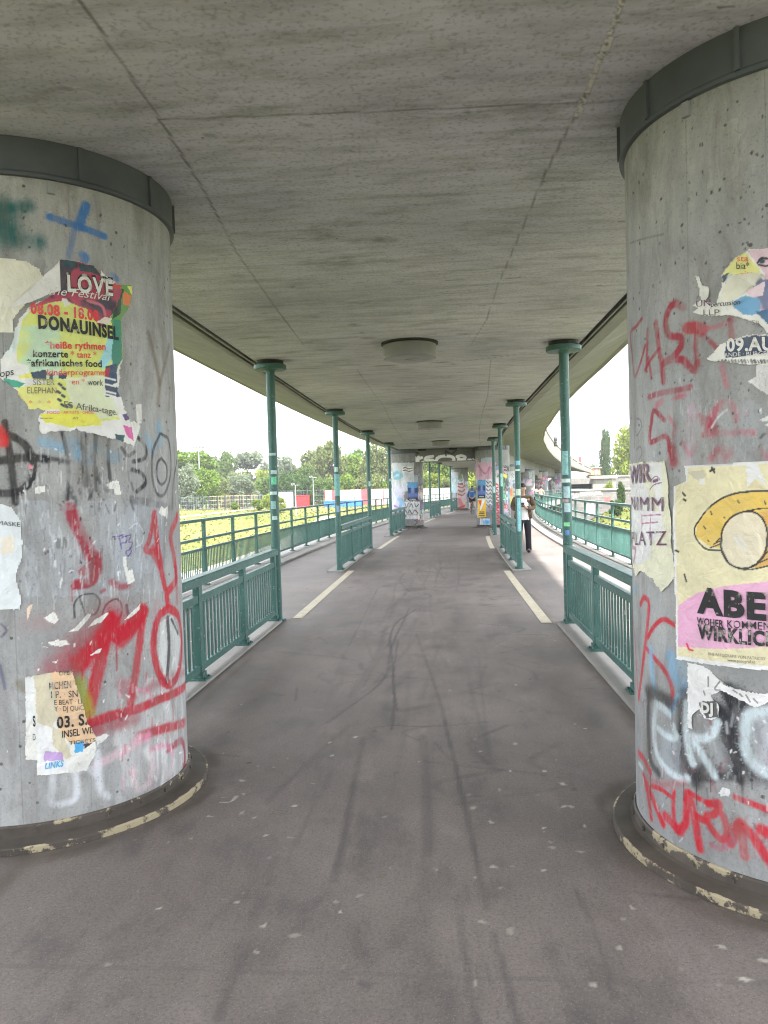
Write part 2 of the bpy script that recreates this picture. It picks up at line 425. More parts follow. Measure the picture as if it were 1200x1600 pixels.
        if uv:
            l = me.uv_layers.new(name='UVMap'); U = np.stack([X.ravel()[used], Y.ravel()[used]], -1)[F.ravel()]
            l.data.foreach_set('uv', U.astype(np.float32).ravel())
        return obj(name, me, mat, parent)

# ------------------------------------------------------------------ pillars
class Pillar:
    def __init__(s, cx, cy, rad=.7532):
        s.c = (cx, cy); s.r = rad; s.base = math.atan2(-cy, -cx)            # angle that faces where the photo was taken
    def to_ab(s, px, py):
        d = ray(px, py); a = d[0]**2+d[1]**2; b = -2*(d[0]*s.c[0]+d[1]*s.c[1]); c = s.c[0]**2+s.c[1]**2-s.r**2
        D = b*b-4*a*c
        k = (-b-math.sqrt(D))/(2*a) if D > 0 else -b/(2*a)
        x, y, z = d[0]*k, d[1]*k, EYE+d[2]*k
        th = math.atan2(y-s.c[1], x-s.c[0])-s.base
        th = (th+math.pi) % (2*math.pi)-math.pi
        return th*s.r, z, k*math.sqrt(a+d[2]**2)/F_PX
    def xyz(s, A, B, off=0.0):
        th = np.asarray(A)/s.r+s.base; rr = s.r+off
        return np.stack([s.c[0]+rr*np.cos(th), s.c[1]+rr*np.sin(th), np.asarray(B)+0*th], -1)
    def canvas(s, res, seed, z0=.085, z1=3.21):
        h = math.pi*s.r
        return Canvas(np.linspace(-h, h, int(2*h/res)+1), np.linspace(z0, z1, int((z1-z0)/res)+1), s.to_ab, seed)
    def paper(s, pxbox, res, seed):
        q = [s.to_ab(x, y) for x in (pxbox[0], pxbox[2]) for y in (pxbox[1], pxbox[3])]
        a = [v[0] for v in q]; b = [v[1] for v in q]
        return Canvas(np.arange(min(a), max(a)+res, res), np.arange(min(b), max(b)+res, res), s.to_ab, seed, True)
CAPH = None
def text_mesh(body, bold=0.0, shear=0.0, sp=0):
    cu = bpy.data.curves.new('lettering', 'FONT'); cu.body = body; cu.offset = bold; cu.shear = shear; cu.resolution_u = 3; cu.space_character = sp or 1+bold*2.4
    o = bpy.data.objects.new('lettering', cu); me = bpy.data.meshes.new_from_object(o)
    bm = bmesh.new(); bm.from_mesh(me)
    bpy.data.objects.remove(o); bpy.data.curves.remove(cu); bpy.data.meshes.remove(me)
    return bm
def text_on(mb, pl, body, p0, p1, hpx, mi=0, bold=.0, shear=0.0, off=.004, step=.035, sp=0):
    """lettering along the pillar's face from photo pixel p0 to p1 (baseline), cap height hpx pixels"""
    global CAPH
    if CAPH is None:
        b = text_mesh('H'); CAPH = max(v.co.y for v in b.verts); b.free()
    bm = text_mesh(body, bold, shear, sp); xs = [v.co.x for v in bm.verts]
    if not xs: bm.free(); return
    x0, x1 = min(xs), max(xs); a0 = pl.to_ab(*p0); a1 = pl.to_ab(*p1)
    L = a1[0]-a0[0]; kx = L/(x1-x0); ky = hpx*(a0[2]+a1[2])/2/CAPH; sl = (a1[1]-a0[1])/L
    n = int(abs(L)/step)
    for i in range(1, n):
        bmesh.ops.bisect_plane(bm, geom=bm.verts[:]+bm.edges[:]+bm.faces[:], plane_co=(x0+(x1-x0)*i/n, 0, 0), plane_no=(1, 0, 0))
    bm.verts.index_update()
    A = np.array([a0[0]+(v.co.x-x0)*kx for v in bm.verts]); B = np.array([a0[1]+(v.co.x-x0)*kx*sl+v.co.y*ky for v in bm.verts])
    V = pl.xyz(A, B, off)
    mb.add(V, [tuple(v.index for v in f.verts) for f in bm.faces], mi); bm.free()

RED, CRIM, BLK, WHT, PWH = (172, 16, 40), (150, 22, 48), (28, 28, 33), (214, 217, 219), (196, 210, 222)
LBL, TEAL, BLU, PNK = (104, 168, 208), (16, 92, 94), (52, 112, 178), (214, 140, 168)
def scribble(cv, a, b, w, h, c, lw, r, n=4, soft=.2, al=.9, wear=.25):
    """a hand-sprayed tag: n letter-like loops side by side"""
    for i in range(n):
        x0 = a+w*i/n; k = r.choice(4); cw = w/n*.8
        if k == 0: p = [(0, 1), (.1, 0), (.5, .7), (.9, 0), (1, 1)]
        elif k == 1: p = [(.9, .9), (.2, 1), (0, .6), (.8, .45), (.9, .1), (.1, 0)]
        elif k == 2: p = [(.5, 1), (0, .6), (.1, .1), (.7, 0), (1, .5), (.6, 1)]
        else: p = [(0, 0), (.1, 1), (.9, .8), (.2, .45), (1, 0)]
        cv.stroke_ab([(x0+cw*x+r.normal(0, .05)*cw, b+h*y+r.normal(0, .05)*h) for x, y in p], lw, c, soft, al, wear)

def base_ring(name_parent, pl):
    mb = MB(); n = 96; ro = .868
    prof = [(ro, 0.001), (ro, .028), (ro-.010, .033), (ro-.026, .034), (pl.r+.03, .04), (pl.r+.014, .046), (pl.r+.014, .09), (pl.r+.008, .097), (pl.r-.02, .098)]
    mb.lathe(prof, (pl.c[0], pl.c[1], 0), n)
    for j in range(14):                                                       # bolts through the skirt
        th = pl.base-1.5+j*.23; rr = pl.r+.016
        mb.tube([(pl.c[0]+rr*math.cos(th), pl.c[1]+rr*math.sin(th), .068), (pl.c[0]+(rr+.008)*math.cos(th), pl.c[1]+(rr+.008)*math.sin(th), .068)], .011, 8)
    o = mb.build('base_ring', M['flange'], name_parent)
    V = np.array(mb.v); rr = np.hypot(V[:, 0]-pl.c[0], V[:, 1]-pl.c[1]); z = V[:, 2]
    wear = np.where((rr > ro-.014), .145, np.where((z > .045) & (z < .088), .05, np.where(z > .088, .14, -.07)))
    set_col(o.data, np.stack([wear*0, wear*0, wear*0, wear], -1))
def collar(parent, pl, near=True):
    mb = MB(); rk = pl.r+.018
    mb.lathe([(pl.r-.01, 3.20), (rk+.006, 3.20), (rk+.006, 3.216), (rk, 3.226), (rk, 3.385)], (pl.c[0], pl.c[1], 0), 96)
    for j in range(10):
        th = pl.base-1.38+j*.56
        c = (pl.c[0]+(rk+.006)*math.cos(th), pl.c[1]+(rk+.006)*math.sin(th), 3.30)
        mb.box(c, (.016, .02, .16), th)
    mb.build('collar', M['collar'], parent)
    if near:
        mb = MB()
        th = pl.base+.02
        for th in (pl.base-.55, pl.base+.12):
            c = (pl.c[0]+(pl.r+.008)*math.cos(th), pl.c[1]+(pl.r+.008)*math.sin(th), 3.165)
            mb.box(c, (.022, .035, .06), th, bev=.004)
        mb.build('clip', M['galv'], parent)
def pillar_thing(pl, cv, label, near=False, name='concrete_pillar', mat='pillar'):
    t = empty(name, (pl.c[0], pl.c[1], 0), 0, label, 'pillar', 'graffiti covered concrete pillars')
    inv = Matrix.Translation((-pl.c[0], -pl.c[1], 0))
    o = cv.build('shaft', M[mat], lambda A, B, L: pl.xyz(A, B, 0), t, origin=(pl.c[0], pl.c[1], 0))
    sub = [c for c in ()]
    n0 = set(o.name for o in bpy.data.objects)
    base_ring(t, pl); collar(t, pl, near)
    mb = MB(); mb.lathe([(pl.r-.004, -4.6), (pl.r-.004, .09)], (pl.c[0], pl.c[1], 0), 48); mb.build('footing', M['slab'], t)
    for q in bpy.data.objects:
        if q.name not in n0: q.matrix_parent_inverse = inv
    return t

PL = Pillar(-1.9506, 4.4131); PR = Pillar(1.9257, 3.5397)

def paint_left():
    cv = PL.canvas(.0052, 11); S = lambda p, w, c, *a: cv.stroke(p, w*(1.38 if c in (RED, CRIM) else 1.12), c, *a); Fi = cv.fill
    # old paste and scraped rectangles
    Fi([(78, 330), (166, 350), (170, 470), (60, 470)], (178, 181, 184), .38, .02, .7)
    Fi([(20, 785), (250, 780), (258, 925), (28, 935)], (170, 176, 186), .42, .02, .7)
    Fi([(185, 790), (262, 795), (255, 890), (180, 900)], (164, 172, 184), .45, .015, .4)
    Fi([(35, 540), (60, 540), (70, 700), (30, 700)], (172, 174, 174), .35, .02, .6)
    Fi([(195, 460), (215, 455), (215, 700), (195, 690)], (160, 162, 160), .4, .01, .3)
    Fi([(228, 1060), (290, 1035), (292, 1190), (190, 1235), (180, 1140)], (196, 198, 198), .5, .03, .6)
    Fi([(0, 1250), (150, 1240), (150, 1290), (0, 1300)], (140, 142, 140), .3, .03, .5)
    # green and blue
    S([(-8, 330), (15, 326), (44, 322)], 14, TEAL, .9, .9, .3); S([(-5, 350), (14, 352), (24, 372), (60, 380)], 17, TEAL, .9, .95, .3); S([(6, 330), (10, 366)], 30, TEAL, .8, .9, .2)
    S([(78, 339), (108, 349), (163, 369)], 9, BLU, .35, .92, .15); S([(134, 322), (128, 340), (122, 354)], 12, BLU, .35, .92, .15)
    S([(116, 360), (112, 380), (106, 402)], 7, BLU, .4, .85, .45); S([(128, 398), (134, 402), (130, 412)], 9, BLU, .4, .85, .3); S([(176, 430), (182, 436)], 8, BLU, .5, .7, .4)
    for p in ([(66, 690), (95, 700)], [(120, 705), (140, 720)], [(150, 700), (180, 715)], [(112, 690), (118, 716)], [(222, 672), (238, 700)], [(248, 664), (249, 690)]): S(p, 12, LBL, .8, .5, .6)
    # brown runs
    S([(232, 520), (244, 570), (249, 600), (247, 632)], 7, (112, 94, 74), .7, .62, .25); S([(264, 540), (256, 575), (250, 600)], 7, (112, 94, 74), .7, .6, .25); S([(266, 600), (264, 640)], 6, (120, 104, 88), .8, .4)
    # black emblem-like ring
    S([(-6, 676), (14, 680), (38, 694), (52, 722), (48, 750), (31, 767), (4, 771), (-10, 766)], 9.5, BLK, .3, .95, .1)
    S([(7, 660), (13, 695), (19, 735), (24, 786)], 8.5, BLK, .35, .95, .08); S([(-6, 721), (40, 715), (72, 717)], 11, BLK, .4, .95, .1); S([(72, 717), (88, 718), (106, 722)], 6, BLK, .7, .8, .2)
    S([(-4, 672), (3, 690)], 16, (206, 40, 44), .3, .95, .1); Fi([(43, 733), (46, 724), (53, 730), (52, 734)], (222, 130, 150), 1, .002)
    # black letters
    for p, w, a in (([(97, 676), (103, 700), (107, 735), (105, 780)], 5, .9), ([(131, 680), (131, 715), (134, 757)], 8, .9), ([(150, 680), (149, 715), (151, 765)], 6, .65),
                    ([(170, 684), (169, 715), (172, 750)], 5, .8), ([(190, 700), (200, 712), (210, 706)], 5, .7), ([(216, 684), (228, 700), (226, 716), (208, 721)], 5.5, .9),
                    ([(207, 734), (222, 740), (227, 755), (214, 768)], 6, .9), ([(278, 702), (272, 745), (269, 795)], 5, .85), ([(206, 781), (236, 786), (264, 793)], 10, .55)):
        S(p, w, BLK if a > .6 else (70, 70, 76), .4, a, .45)
    S([(252, 678), (264, 690), (267, 735), (258, 770), (246, 772), (238, 745), (239, 705), (250, 678)], 4.6, (60, 60, 64), .3, .9, .2)
    S([(252, 716), (260, 728), (260, 748), (252, 757), (245, 745), (246, 724), (252, 716)], 4.2, (60, 60, 64), .3, .9, .2)
    r = np.random.default_rng(3)
    for i in range(34):
        x, y = r.uniform(96, 210), r.uniform(740, 790); S([(x, y), (x+r.uniform(-5, 8), y+r.uniform(4, 16))], r.uniform(2, 5), (64, 64, 70), .5, .6, .6)
    # red S and A
    S([(108, 796), (118, 818), (132, 845), (142, 868)], 14, CRIM, .3, .92, .5); S([(150, 868), (152, 888), (142, 908), (120, 914)], 11, CRIM, .3, .92, .45); S([(130, 893), (146, 884)], 10, CRIM, .3, .8, .5)
    S([(174, 910), (188, 917), (202, 915)], 7, CRIM, .6, .75, .5); S([(158, 925), (163, 922)], 4, CRIM, .5, .8)
    S([(241, 803), (246, 850), (252, 890), (258, 918)], 9, RED, .3, .95, .15); S([(240, 812), (233, 845), (228, 860), (247, 862)], 7, RED, .35, .95, .2); S([(240, 860), (250, 880)], 14, RED, .3, .9, .2)
    S([(277, 806), (267, 835), (272, 870), (275, 905), (262, 925), (262, 945)], 10, RED, .35, .92, .25); S([(275, 890), (277, 940)], 10, CRIM, .6, .6, .4); S([(258, 800), (255, 880)], 6, (90, 92, 98), .8, .5, .3)
    S([(272, 700), (274, 790)], 4, (80, 80, 84), .8, .4)
    # purple marker
    for p in ([(176, 839), (193, 836)], [(186, 838), (190, 858)], [(190, 840), (198, 838), (197, 847), (190, 848)], [(196, 838), (205, 836), (201, 846), (207, 848), (203, 858), (197, 862), (200, 869), (205, 862), (203, 855)]): S(p, 1.7, (84, 60, 140), .3, .95, 0)
    S([(202, 826), (214, 818), (224, 832), (222, 848), (210, 856)], 1.2, (205, 212, 220), .4, .8, 0)
    # black tag above the big red one
    S([(117, 965), (116, 945), (126, 931), (146, 928), (156, 940), (150, 958), (138, 962)], 2.6, (52, 50, 54), .4, .9, .2); S([(124, 932), (134, 962)], 2, (52, 50, 54), .4, .8)
    S([(158, 966), (166, 945), (182, 936), (190, 946), (188, 964), (178, 972)], 2.6, (52, 50, 54), .4, .9, .2); S([(198, 946), (200, 962)], 5, (52, 50, 54), .3, .9)
    # big red 110
    S([(96, 1050), (128, 1016), (156, 990), (176, 968)], 34, CRIM, .75, .72, .1); S([(124, 1036), (150, 1008), (176, 972)], 20, RED, .35, .95, .05)
    S([(171, 966), (160, 1020), (148, 1070), (137, 1112)], 14, RED, .3, .95, .1); S([(184, 992), (204, 980), (223, 956)], 18, RED, .3, .95, .08); S([(190, 998), (205, 978)], 20, RED, .3, .9, .1)
    S([(225, 952), (219, 1000), (212, 1050), (204, 1098)], 10, RED, .35, .93, .15); S([(192, 1068), (206, 1090)], 12, CRIM, .8, .5, .2)
    Fi([(250, 972), (270, 960), (282, 1000), (276, 1055), (262, 1068), (248, 1030)], (196, 198, 198), .75, .006, .2)
    S([(264, 950), (248, 964), (240, 1005), (248, 1052), (264, 1070), (279, 1050), (284, 1004), (279, 964), (264, 950)], 10, RED, .3, .95, .12)
    S([(262, 966), (264, 1010), (261, 1064)], 8, BLK, .35, .9, .15); S([(268, 968), (278, 990)], 5, BLK, .4, .85); S([(272, 1030), (266, 1050)], 6, WHT, .6, .8)
    S([(140, 1130), (176, 1118), (220, 1106), (256, 1090), (290, 1068)], 10, RED, .35, .93, .12); S([(142, 1142), (186, 1128), (210, 1122)], 16, CRIM, .7, .7, .25); S([(215, 1078), (232, 1080), (238, 1095)], 4, PNK, .5, .7)
    S([(222, 1080), (262, 1060), (288, 1050)], 9, CRIM, .8, .5, .4); S([(246, 940), (240, 1000)], 9, CRIM, .8, .4, .4)
    # pink, white and red at the foot
    S([(218, 1150), (250, 1140), (289, 1128)], 10, RED, .4, .9, .3); S([(214, 1158), (232, 1150)], 12, PNK, .6, .8, .3); S([(152, 1194), (180, 1180), (206, 1166), (216, 1152)], 11, (206, 176, 186), .6, .75, .3)
    S([(262, 1170), (284, 1158), (289, 1180), (286, 1206)], 8, CRIM, .4, .9, .3); S([(235, 1170), (262, 1166), (270, 1178)], 7, PNK, .5, .7, .4)
    S([(84, 1196), (82, 1228), (82, 1256), (104, 1254), (118, 1246), (120, 1220), (112, 1200), (88, 1194)], 8, (205, 208, 214), .7, .85, .15); S([(126, 1206), (140, 1200), (150, 1212)], 7, (205, 208, 214), .7, .6, .2)
    S([(150, 1168), (153, 1196), (158, 1236), (170, 1244)], 9, (205, 208, 214), .7, .8, .2); S([(238, 1180), (236, 1214), (222, 1232), (211, 1226), (209, 1206)], 9, (218, 200, 206), .6, .8, .2)
    S([(256, 1174), (258, 1200), (254, 1230)], 9, WHT, .7, .8, .2); S([(228, 1174), (232, 1182)], 12, WHT, .7, .8); S([(272, 1190), (262, 1212)], 8, (208, 190, 196), .7, .6)
    S([(124, 1066), (128, 1084), (138, 1112)], 16, (142, 150, 48), .6, .85, .2); S([(30, 1068), (36, 1076)], 10, (110, 104, 80), .7, .8)
    S([(2, 975), (10, 985), (2, 995)], 3, (70, 60, 110), .4, .8); S([(0, 1040), (8, 1076)], 4, (60, 70, 120), .5, .7)
    S([(40, 975), (80, 970)], 20, (166, 110, 112), .9, .25, .4)
    # little paper scraps left on the wall
    for poly in ([(41, 950), (47, 944), (52, 944), (45, 962), (42, 972)], [(68, 966), (84, 955), (88, 960), (92, 968), (86, 975), (72, 970)], [(105, 988), (118, 980), (138, 958), (144, 960), (128, 978), (120, 987)],
                 [(137, 980), (145, 970), (168, 957), (170, 960), (158, 972)], [(73, 1004), (88, 1000), (104, 1000), (110, 1006), (94, 1011), (80, 1008)], [(194, 968), (208, 954), (220, 943), (218, 952), (206, 964)],
                 [(141, 1024), (150, 1016), (158, 1014), (155, 1020)], [(57, 1046), (64, 1043), (58, 1050)], [(81, 1034), (92, 1031), (88, 1036)], [(62, 1009), (76, 1012), (66, 1013)], [(54, 763), (60, 760), (71, 759), (72, 770), (55, 772)],
                 [(166, 757), (176, 752), (186, 750), (190, 772), (180, 774), (178, 764), (170, 764)], [(191, 870), (196, 870), (200, 892), (207, 888), (211, 908), (199, 913), (194, 890)], [(183, 894), (187, 892), (185, 910)],
                 [(248, 800), (252, 790), (256, 794), (262, 790), (263, 800), (261, 812), (258, 806), (252, 806)], [(93, 910), (97, 898), (99, 906), (94, 922)], [(213, 632), (222, 630), (222, 662), (214, 660)], [(203, 660), (216, 656), (220, 668), (208, 700), (206, 680)],
                 [(150, 1152), (166, 1146), (172, 1148), (160, 1160), (152, 1164)]):
        Fi(poly, (218, 217, 212) if poly[0][0] != 41 else (222, 196, 176), 1, .003, 0)
    Fi([(86, 843), (100, 838), (108, 846), (104, 858), (88, 858)], (112, 116, 114), .8, .006)
    Fi([(9, 893), (18, 888), (18, 898), (11, 899)], (160, 90, 80), .9, .003)
    for i in range(420):
        x, y = r.uniform(30, 262), r.uniform(690, 935); S([(x, y), (x+r.normal(0, 1.5), y+r.uniform(5, 26))], r.uniform(.8, 2.2), [(214, 216, 220), (198, 202, 210), (92, 92, 94)][r.integers(3)], .5, r.uniform(.2, .6), .6)
    for i in range(130):
        x, y = r.uniform(180, 289), r.uniform(1050, 1225); S([(x, y), (x+r.normal(0, 2), y+r.uniform(4, 20))], r.uniform(1, 4), [(216, 214, 214), (206, 160, 176), (150, 140, 140), (176, 60, 84)][r.integers(4)], .5, r.uniform(.25, .6), .5)
    for x, y in ((140, 1110), (206, 1096), (182, 1010), (250, 1060), (128, 1040), (270, 1100), (112, 915)): S([(x, y), (x+.6, y+r.uniform(18, 46))], 1.6, RED, .3, .8, .2)
    for i in range(60):
        x, y = r.uniform(5, 285), r.uniform(700, 1200); S([(x, y), (x+r.normal(0, 2), y+r.uniform(1, 5))], r.uniform(1, 2.4), (220, 220, 218), .3, .9, 0)
    for i in range(70):
        x, y = r.uniform(5, 268), r.uniform(330, 900); S([(x, y), (x+r.normal(0, 1), y+r.uniform(1, 3))], r.uniform(1, 2.6), (52, 52, 52), .3, .85, 0)
    return cv
def paint_right():
    cv = PR.canvas(.0048, 23); S = lambda p, w, c, *a: cv.stroke(p, w*(1.3 if c in (RED, CRIM, (34, 34, 40), PWH) else 1.15), c, *a); Fi = cv.fill
    W = .42
    Fi([(1112, 195), (1160, 180), (1150, 280), (1108, 300)], (184, 186, 182), .4, .02, .8); Fi([(1140, 190), (1146, 190), (1146, 260), (1140, 260)], (150, 150, 146), .5, .004)
    Fi([(1020, 590), (1090, 580), (1100, 720), (1010, 720)], (162, 170, 176), .35, .03, .6); Fi([(1120, 640), (1210, 620), (1210, 730), (1120, 720)], (158, 166, 176), .4, .03, .5)
    # faded red tags
    S([(1003, 498), (994, 510), (985, 522), (988, 555), (992, 588), (1001, 566), (1008, 540)], 4.6, CRIM, .35, .8, W); S([(1012, 515), (1011, 545), (1010, 580)], 5, CRIM, .4, .75, W); S([(1025, 505), (1029, 540), (1033, 560), (1037, 596)], 8, CRIM, .35, .88, W)
    S([(1008, 578), (1018, 560), (1030, 545)], 4.5, CRIM, .4, .75, W); S([(1013, 560), (1018, 590)], 5, CRIM, .4, .7, W)
    S([(1068, 480), (1056, 474), (1046, 482), (1040, 505), (1046, 524), (1064, 528), (1062, 545), (1048, 560), (1036, 568), (1050, 562), (1066, 562), (1076, 572), (1086, 578), (1090, 566)], 8.5, CRIM, .3, .88, W)
    S([(1074, 513), (1086, 512), (1098, 515)], 13, RED, .3, .9, .25); S([(1088, 524), (1087, 545), (1090, 570)], 6, CRIM, .4, .75, W); S([(1098, 524), (1108, 532), (1122, 546)], 5.5, CRIM, .4, .7, W)
    S([(1098, 516), (1120, 510), (1142, 502)], 6, (182, 90, 110), .5, .55, W); S([(1141, 498), (1142, 514), (1143, 530)], 7, CRIM, .4, .75, W); S([(1128, 572), (1132, 588), (1137, 604)], 7, (186, 90, 108), .5, .6, W)
    S([(1014, 620), (1034, 614), (1056, 610), (1078, 605)], 7, CRIM, .4, .75, W); S([(1054, 622), (1070, 617)], 7, (184, 70, 92), .5, .65, W); S([(1026, 634), (1034, 626)], 9, (184, 90, 104), .5, .6, W)
    S([(1038, 656), (1022, 642), (1018, 660), (1016, 690), (1040, 682), (1046, 700), (1051, 716)], 6.5, CRIM, .3, .85, .35); S([(1046, 652), (1054, 666), (1052, 682)], 6, (184, 86, 104), .5, .55, W)
    S([(1092, 652), (1108, 666), (1116, 646), (1130, 630), (1144, 636), (1147, 656)], 10, (184, 66, 92), .5, .65, .6); S([(1090, 680), (1130, 676), (1176, 676)], 8, (186, 80, 102), .5, .6, .6); S([(1106, 660), (1112, 668)], 14, CRIM, .5, .6, .5)
    S([(1050, 702), (1052, 722)], 14, CRIM, .6, .8, .3); S([(1066, 690), (1078, 710), (1090, 690)], 6, (184, 80, 100), .5, .6, .5); S([(1080, 640), (1078, 720)], 15, (196, 168, 184), .8, .4, .6)
    for p in ([(1112, 716), (1118, 706)], [(1126, 700), (1132, 712)], [(1134, 720), (1140, 708)], [(1190, 706), (1200, 716)]): S(p, 9, (184, 70, 92), .6, .6, .5)
    S([(1112, 668), (1122, 652), (1136, 640)], 3, (205, 205, 205), .4, .8)
    for p in ([(993, 640), (994, 680), (1002, 668), (1000, 656), (994, 654)], [(994, 720), (994, 705), (1000, 698), (1003, 708), (998, 720)], [(990, 630), (992, 700)]): S(p, 1.7, (84, 84, 86), .4, .8, .2)
    S([(985, 380), (1010, 372), (1036, 366)], 2, (108, 108, 104), .5, .7)
    S([(1188, 684), (1194, 678)], 4, (60, 60, 62), .4, .9)
    # K
    S([(1001, 944), (1006, 934), (1013, 940), (1013, 960), (1009, 1000), (1003, 1050), (998, 1092)], 7.5, (184, 24, 44), .3, .92, .15); S([(988, 948), (992, 1000), (995, 1050), (998, 1088)], 5.5, (190, 60, 76), .4, .85, .25)
    S([(1012, 996), (1024, 976), (1038, 968), (1056, 978)], 6.5, (184, 24, 44), .3, .92, .15); S([(1011, 1014), (1024, 1030), (1040, 1050), (1050, 1074), (1051, 1104)], 7.5, (184, 24, 44), .3, .92, .15)
    S([(992, 925), (994, 918)], 7, LBL, .5, .9)
    # light blue
    S([(1017, 1015), (1018, 1045), (1024, 1082)], 10, (120, 172, 204), .8, .75, .3); S([(1048, 1026), (1056, 1060), (1076, 1074)], 17, (110, 168, 206), .8, .75, .3); S([(1046, 1114), (1054, 1100), (1064, 1082)], 10, (120, 172, 204), .6, .8, .2); S([(1060, 1040), (1074, 1050)], 20, (140, 176, 200), .9, .5, .3)
    # black and silver piece
    for p, w in (([(1012, 1080), (1028, 1086), (1044, 1098)], 16), ([(1014, 1084), (1013, 1130), (1016, 1185), (1030, 1210)], 10), ([(1070, 1084), (1066, 1130), (1068, 1180), (1088, 1222)], 15), ([(1150, 1092), (1150, 1130), (1158, 1180), (1172, 1204)], 26),
                 ([(1122, 1112), (1136, 1140), (1150, 1160)], 20), ([(1060, 1146), (1068, 1142), (1064, 1134)], 9), ([(1088, 1216), (1112, 1216)], 8), ([(1092, 1210), (1104, 1196), (1114, 1214)], 9), ([(1124, 1212), (1158, 1218)], 8), ([(1136, 1176), (1146, 1200), (1158, 1222)], 8),
                 ([(1140, 1076), (1150, 1092), (1176, 1096)], 14), ([(1130, 1080), (1142, 1104)], 6), ([(1180, 1130), (1188, 1160)], 5)):
        S(p, w, (34, 34, 40), .7, .84, .12)
    for p, w in (([(1040, 1092), (1062, 1100)], 12), ([(1048, 1176), (1064, 1204)], 10), ([(1098, 1110), (1116, 1104), (1132, 1116)], 12), ([(1128, 1136), (1140, 1168), (1160, 1196)], 22), ([(1104, 1186), (1124, 1204), (1150, 1208)], 12), ([(1086, 1196), (1090, 1212)], 12), ([(1164, 1098), (1186, 1094), (1230, 1092)], 12), ([(1176, 1208), (1200, 1220), (1230, 1222)], 12)): S(p, w, (44, 44, 52), .9, .55, .25)
    Fi([(1028, 1130), (1064, 1150), (1062, 1210), (1034, 1196)], (152, 160, 168), .6, .01, .3); Fi([(1176, 1120), (1230, 1120), (1230, 1205), (1180, 1195)], (172, 176, 184), .7, .01, .2); Fi([(1096, 1130), (1130, 1150), (1140, 1200), (1110, 1195)], (150, 154, 158), .5, .02, .3)
    for p, w in (([(1025, 1100), (1022, 1140), (1026, 1176), (1040, 1200), (1062, 1216), (1074, 1216)], 8), ([(1025, 1099), (1036, 1106), (1046, 1116)], 8), ([(1028, 1138), (1042, 1150), (1056, 1152), (1052, 1134)], 7), ([(1073, 1100), (1072, 1140), (1075, 1170), (1082, 1192)], 9),
                 ([(1082, 1152), (1102, 1154), (1118, 1140), (1120, 1128)], 9), ([(1084, 1160), (1100, 1184), (1116, 1212)], 9), ([(1240, 1110), (1200, 1112), (1172, 1116), (1165, 1140), (1168, 1176), (1184, 1200), (1210, 1210), (1240, 1208)], 12)):
        S(p, w, PWH, .6, .9, .12)
    S([(998, 1192), (1004, 1200)], 5, PWH, .6, .8); S([(998, 1150), (999, 1180)], 6, (150, 180, 196), .8, .5)
    # red along the foot
    RR = (186, 18, 42)
    for p, w in (([(998, 1176), (1006, 1186), (1016, 1206)], 9), ([(1006, 1212), (1012, 1240), (1018, 1278)], 9), ([(1012, 1226), (1022, 1254), (1036, 1288)], 10), ([(1018, 1228), (1034, 1234), (1050, 1246)], 6), ([(1053, 1236), (1052, 1262), (1056, 1298)], 7),
                 ([(1062, 1300), (1072, 1282), (1074, 1240), (1082, 1262), (1094, 1326)], 11), ([(1078, 1238), (1096, 1250), (1118, 1258)], 7), ([(1106, 1256), (1124, 1256), (1116, 1272), (1104, 1276), (1112, 1296), (1128, 1312), (1136, 1300), (1130, 1276), (1120, 1264)], 9),
                 ([(1086, 1274), (1100, 1282)], 9), ([(1142, 1318), (1154, 1288), (1160, 1310), (1164, 1338)], 10), ([(1156, 1286), (1174, 1304), (1196, 1336), (1212, 1356)], 12), ([(1150, 1246), (1176, 1256), (1206, 1268)], 8), ([(1190, 1296), (1214, 1310)], 14), ([(1040, 1275), (1060, 1296)], 12)):
        S(p, w, RR, .4, .92, .2)
    S([(1112, 1320), (1128, 1326), (1146, 1312)], 7, (170, 70, 96), .6, .7, .3); S([(1010, 1216), (1036, 1226), (1070, 1222)], 8, (170, 50, 66), .8, .45, .3)
    for poly in ([(1122, 1240), (1128, 1228), (1142, 1232), (1140, 1244), (1130, 1243)], [(1181, 570), (1210, 560), (1210, 625), (1190, 610), (1168, 597), (1182, 588)], [(1186, 640), (1192, 636), (1190, 650)], [(1184, 656), (1210, 645), (1210, 660)], [(1196, 662), (1210, 658), (1206, 672)]): Fi(poly, (216, 217, 217), .95, .004)
    r = np.random.default_rng(5)
    for i in range(95):
        x, y = r.uniform(985, 1200), r.uniform(170, 700); S([(x, y), (x+r.normal(0, 1), y+r.uniform(1, 3))], r.uniform(1, 2.8), (54, 54, 54), .3, .85, 0)
    for i in range(260):
        x, y = (r.uniform(988, 1110), r.uniform(590, 715)) if i % 2 else (r.uniform(1100, 1205), r.uniform(620, 716)); S([(x, y), (x+r.normal(0, 1.2), y+r.uniform(3, 16))], r.uniform(.8, 2), [(206, 210, 216), (190, 120, 140), (110, 110, 112)][r.integers(3)], .5, r.uniform(.2, .5), .6)
    for i in range(200):
        x, y = r.uniform(1000, 1205), r.uniform(1080, 1330); S([(x, y), (x+r.normal(0, 3), y+r.uniform(3, 18))], r.uniform(1, 4), [(64, 64, 70), (196, 200, 206), (150, 60, 76), (120, 120, 124)][r.integers(4)], .6, r.uniform(.2, .55), .5)
    for x, y in ((1016, 1210), (1068, 1222), (1088, 1222), (1110, 1218), (1160, 1222), (1050, 1104), (1174, 1204)): S([(x, y), (x+.5, y+r.uniform(15, 45))], 1.6, (40, 40, 46), .3, .8, .2)
    for i in range(40):
        x, y = r.uniform(1000, 1200), r.uniform(1100, 1300); S([(x, y), (x+r.normal(0, 2), y+r.uniform(1, 4))], r.uniform(1, 2.2), (216, 218, 220), .3, .85, 0)
    return cv
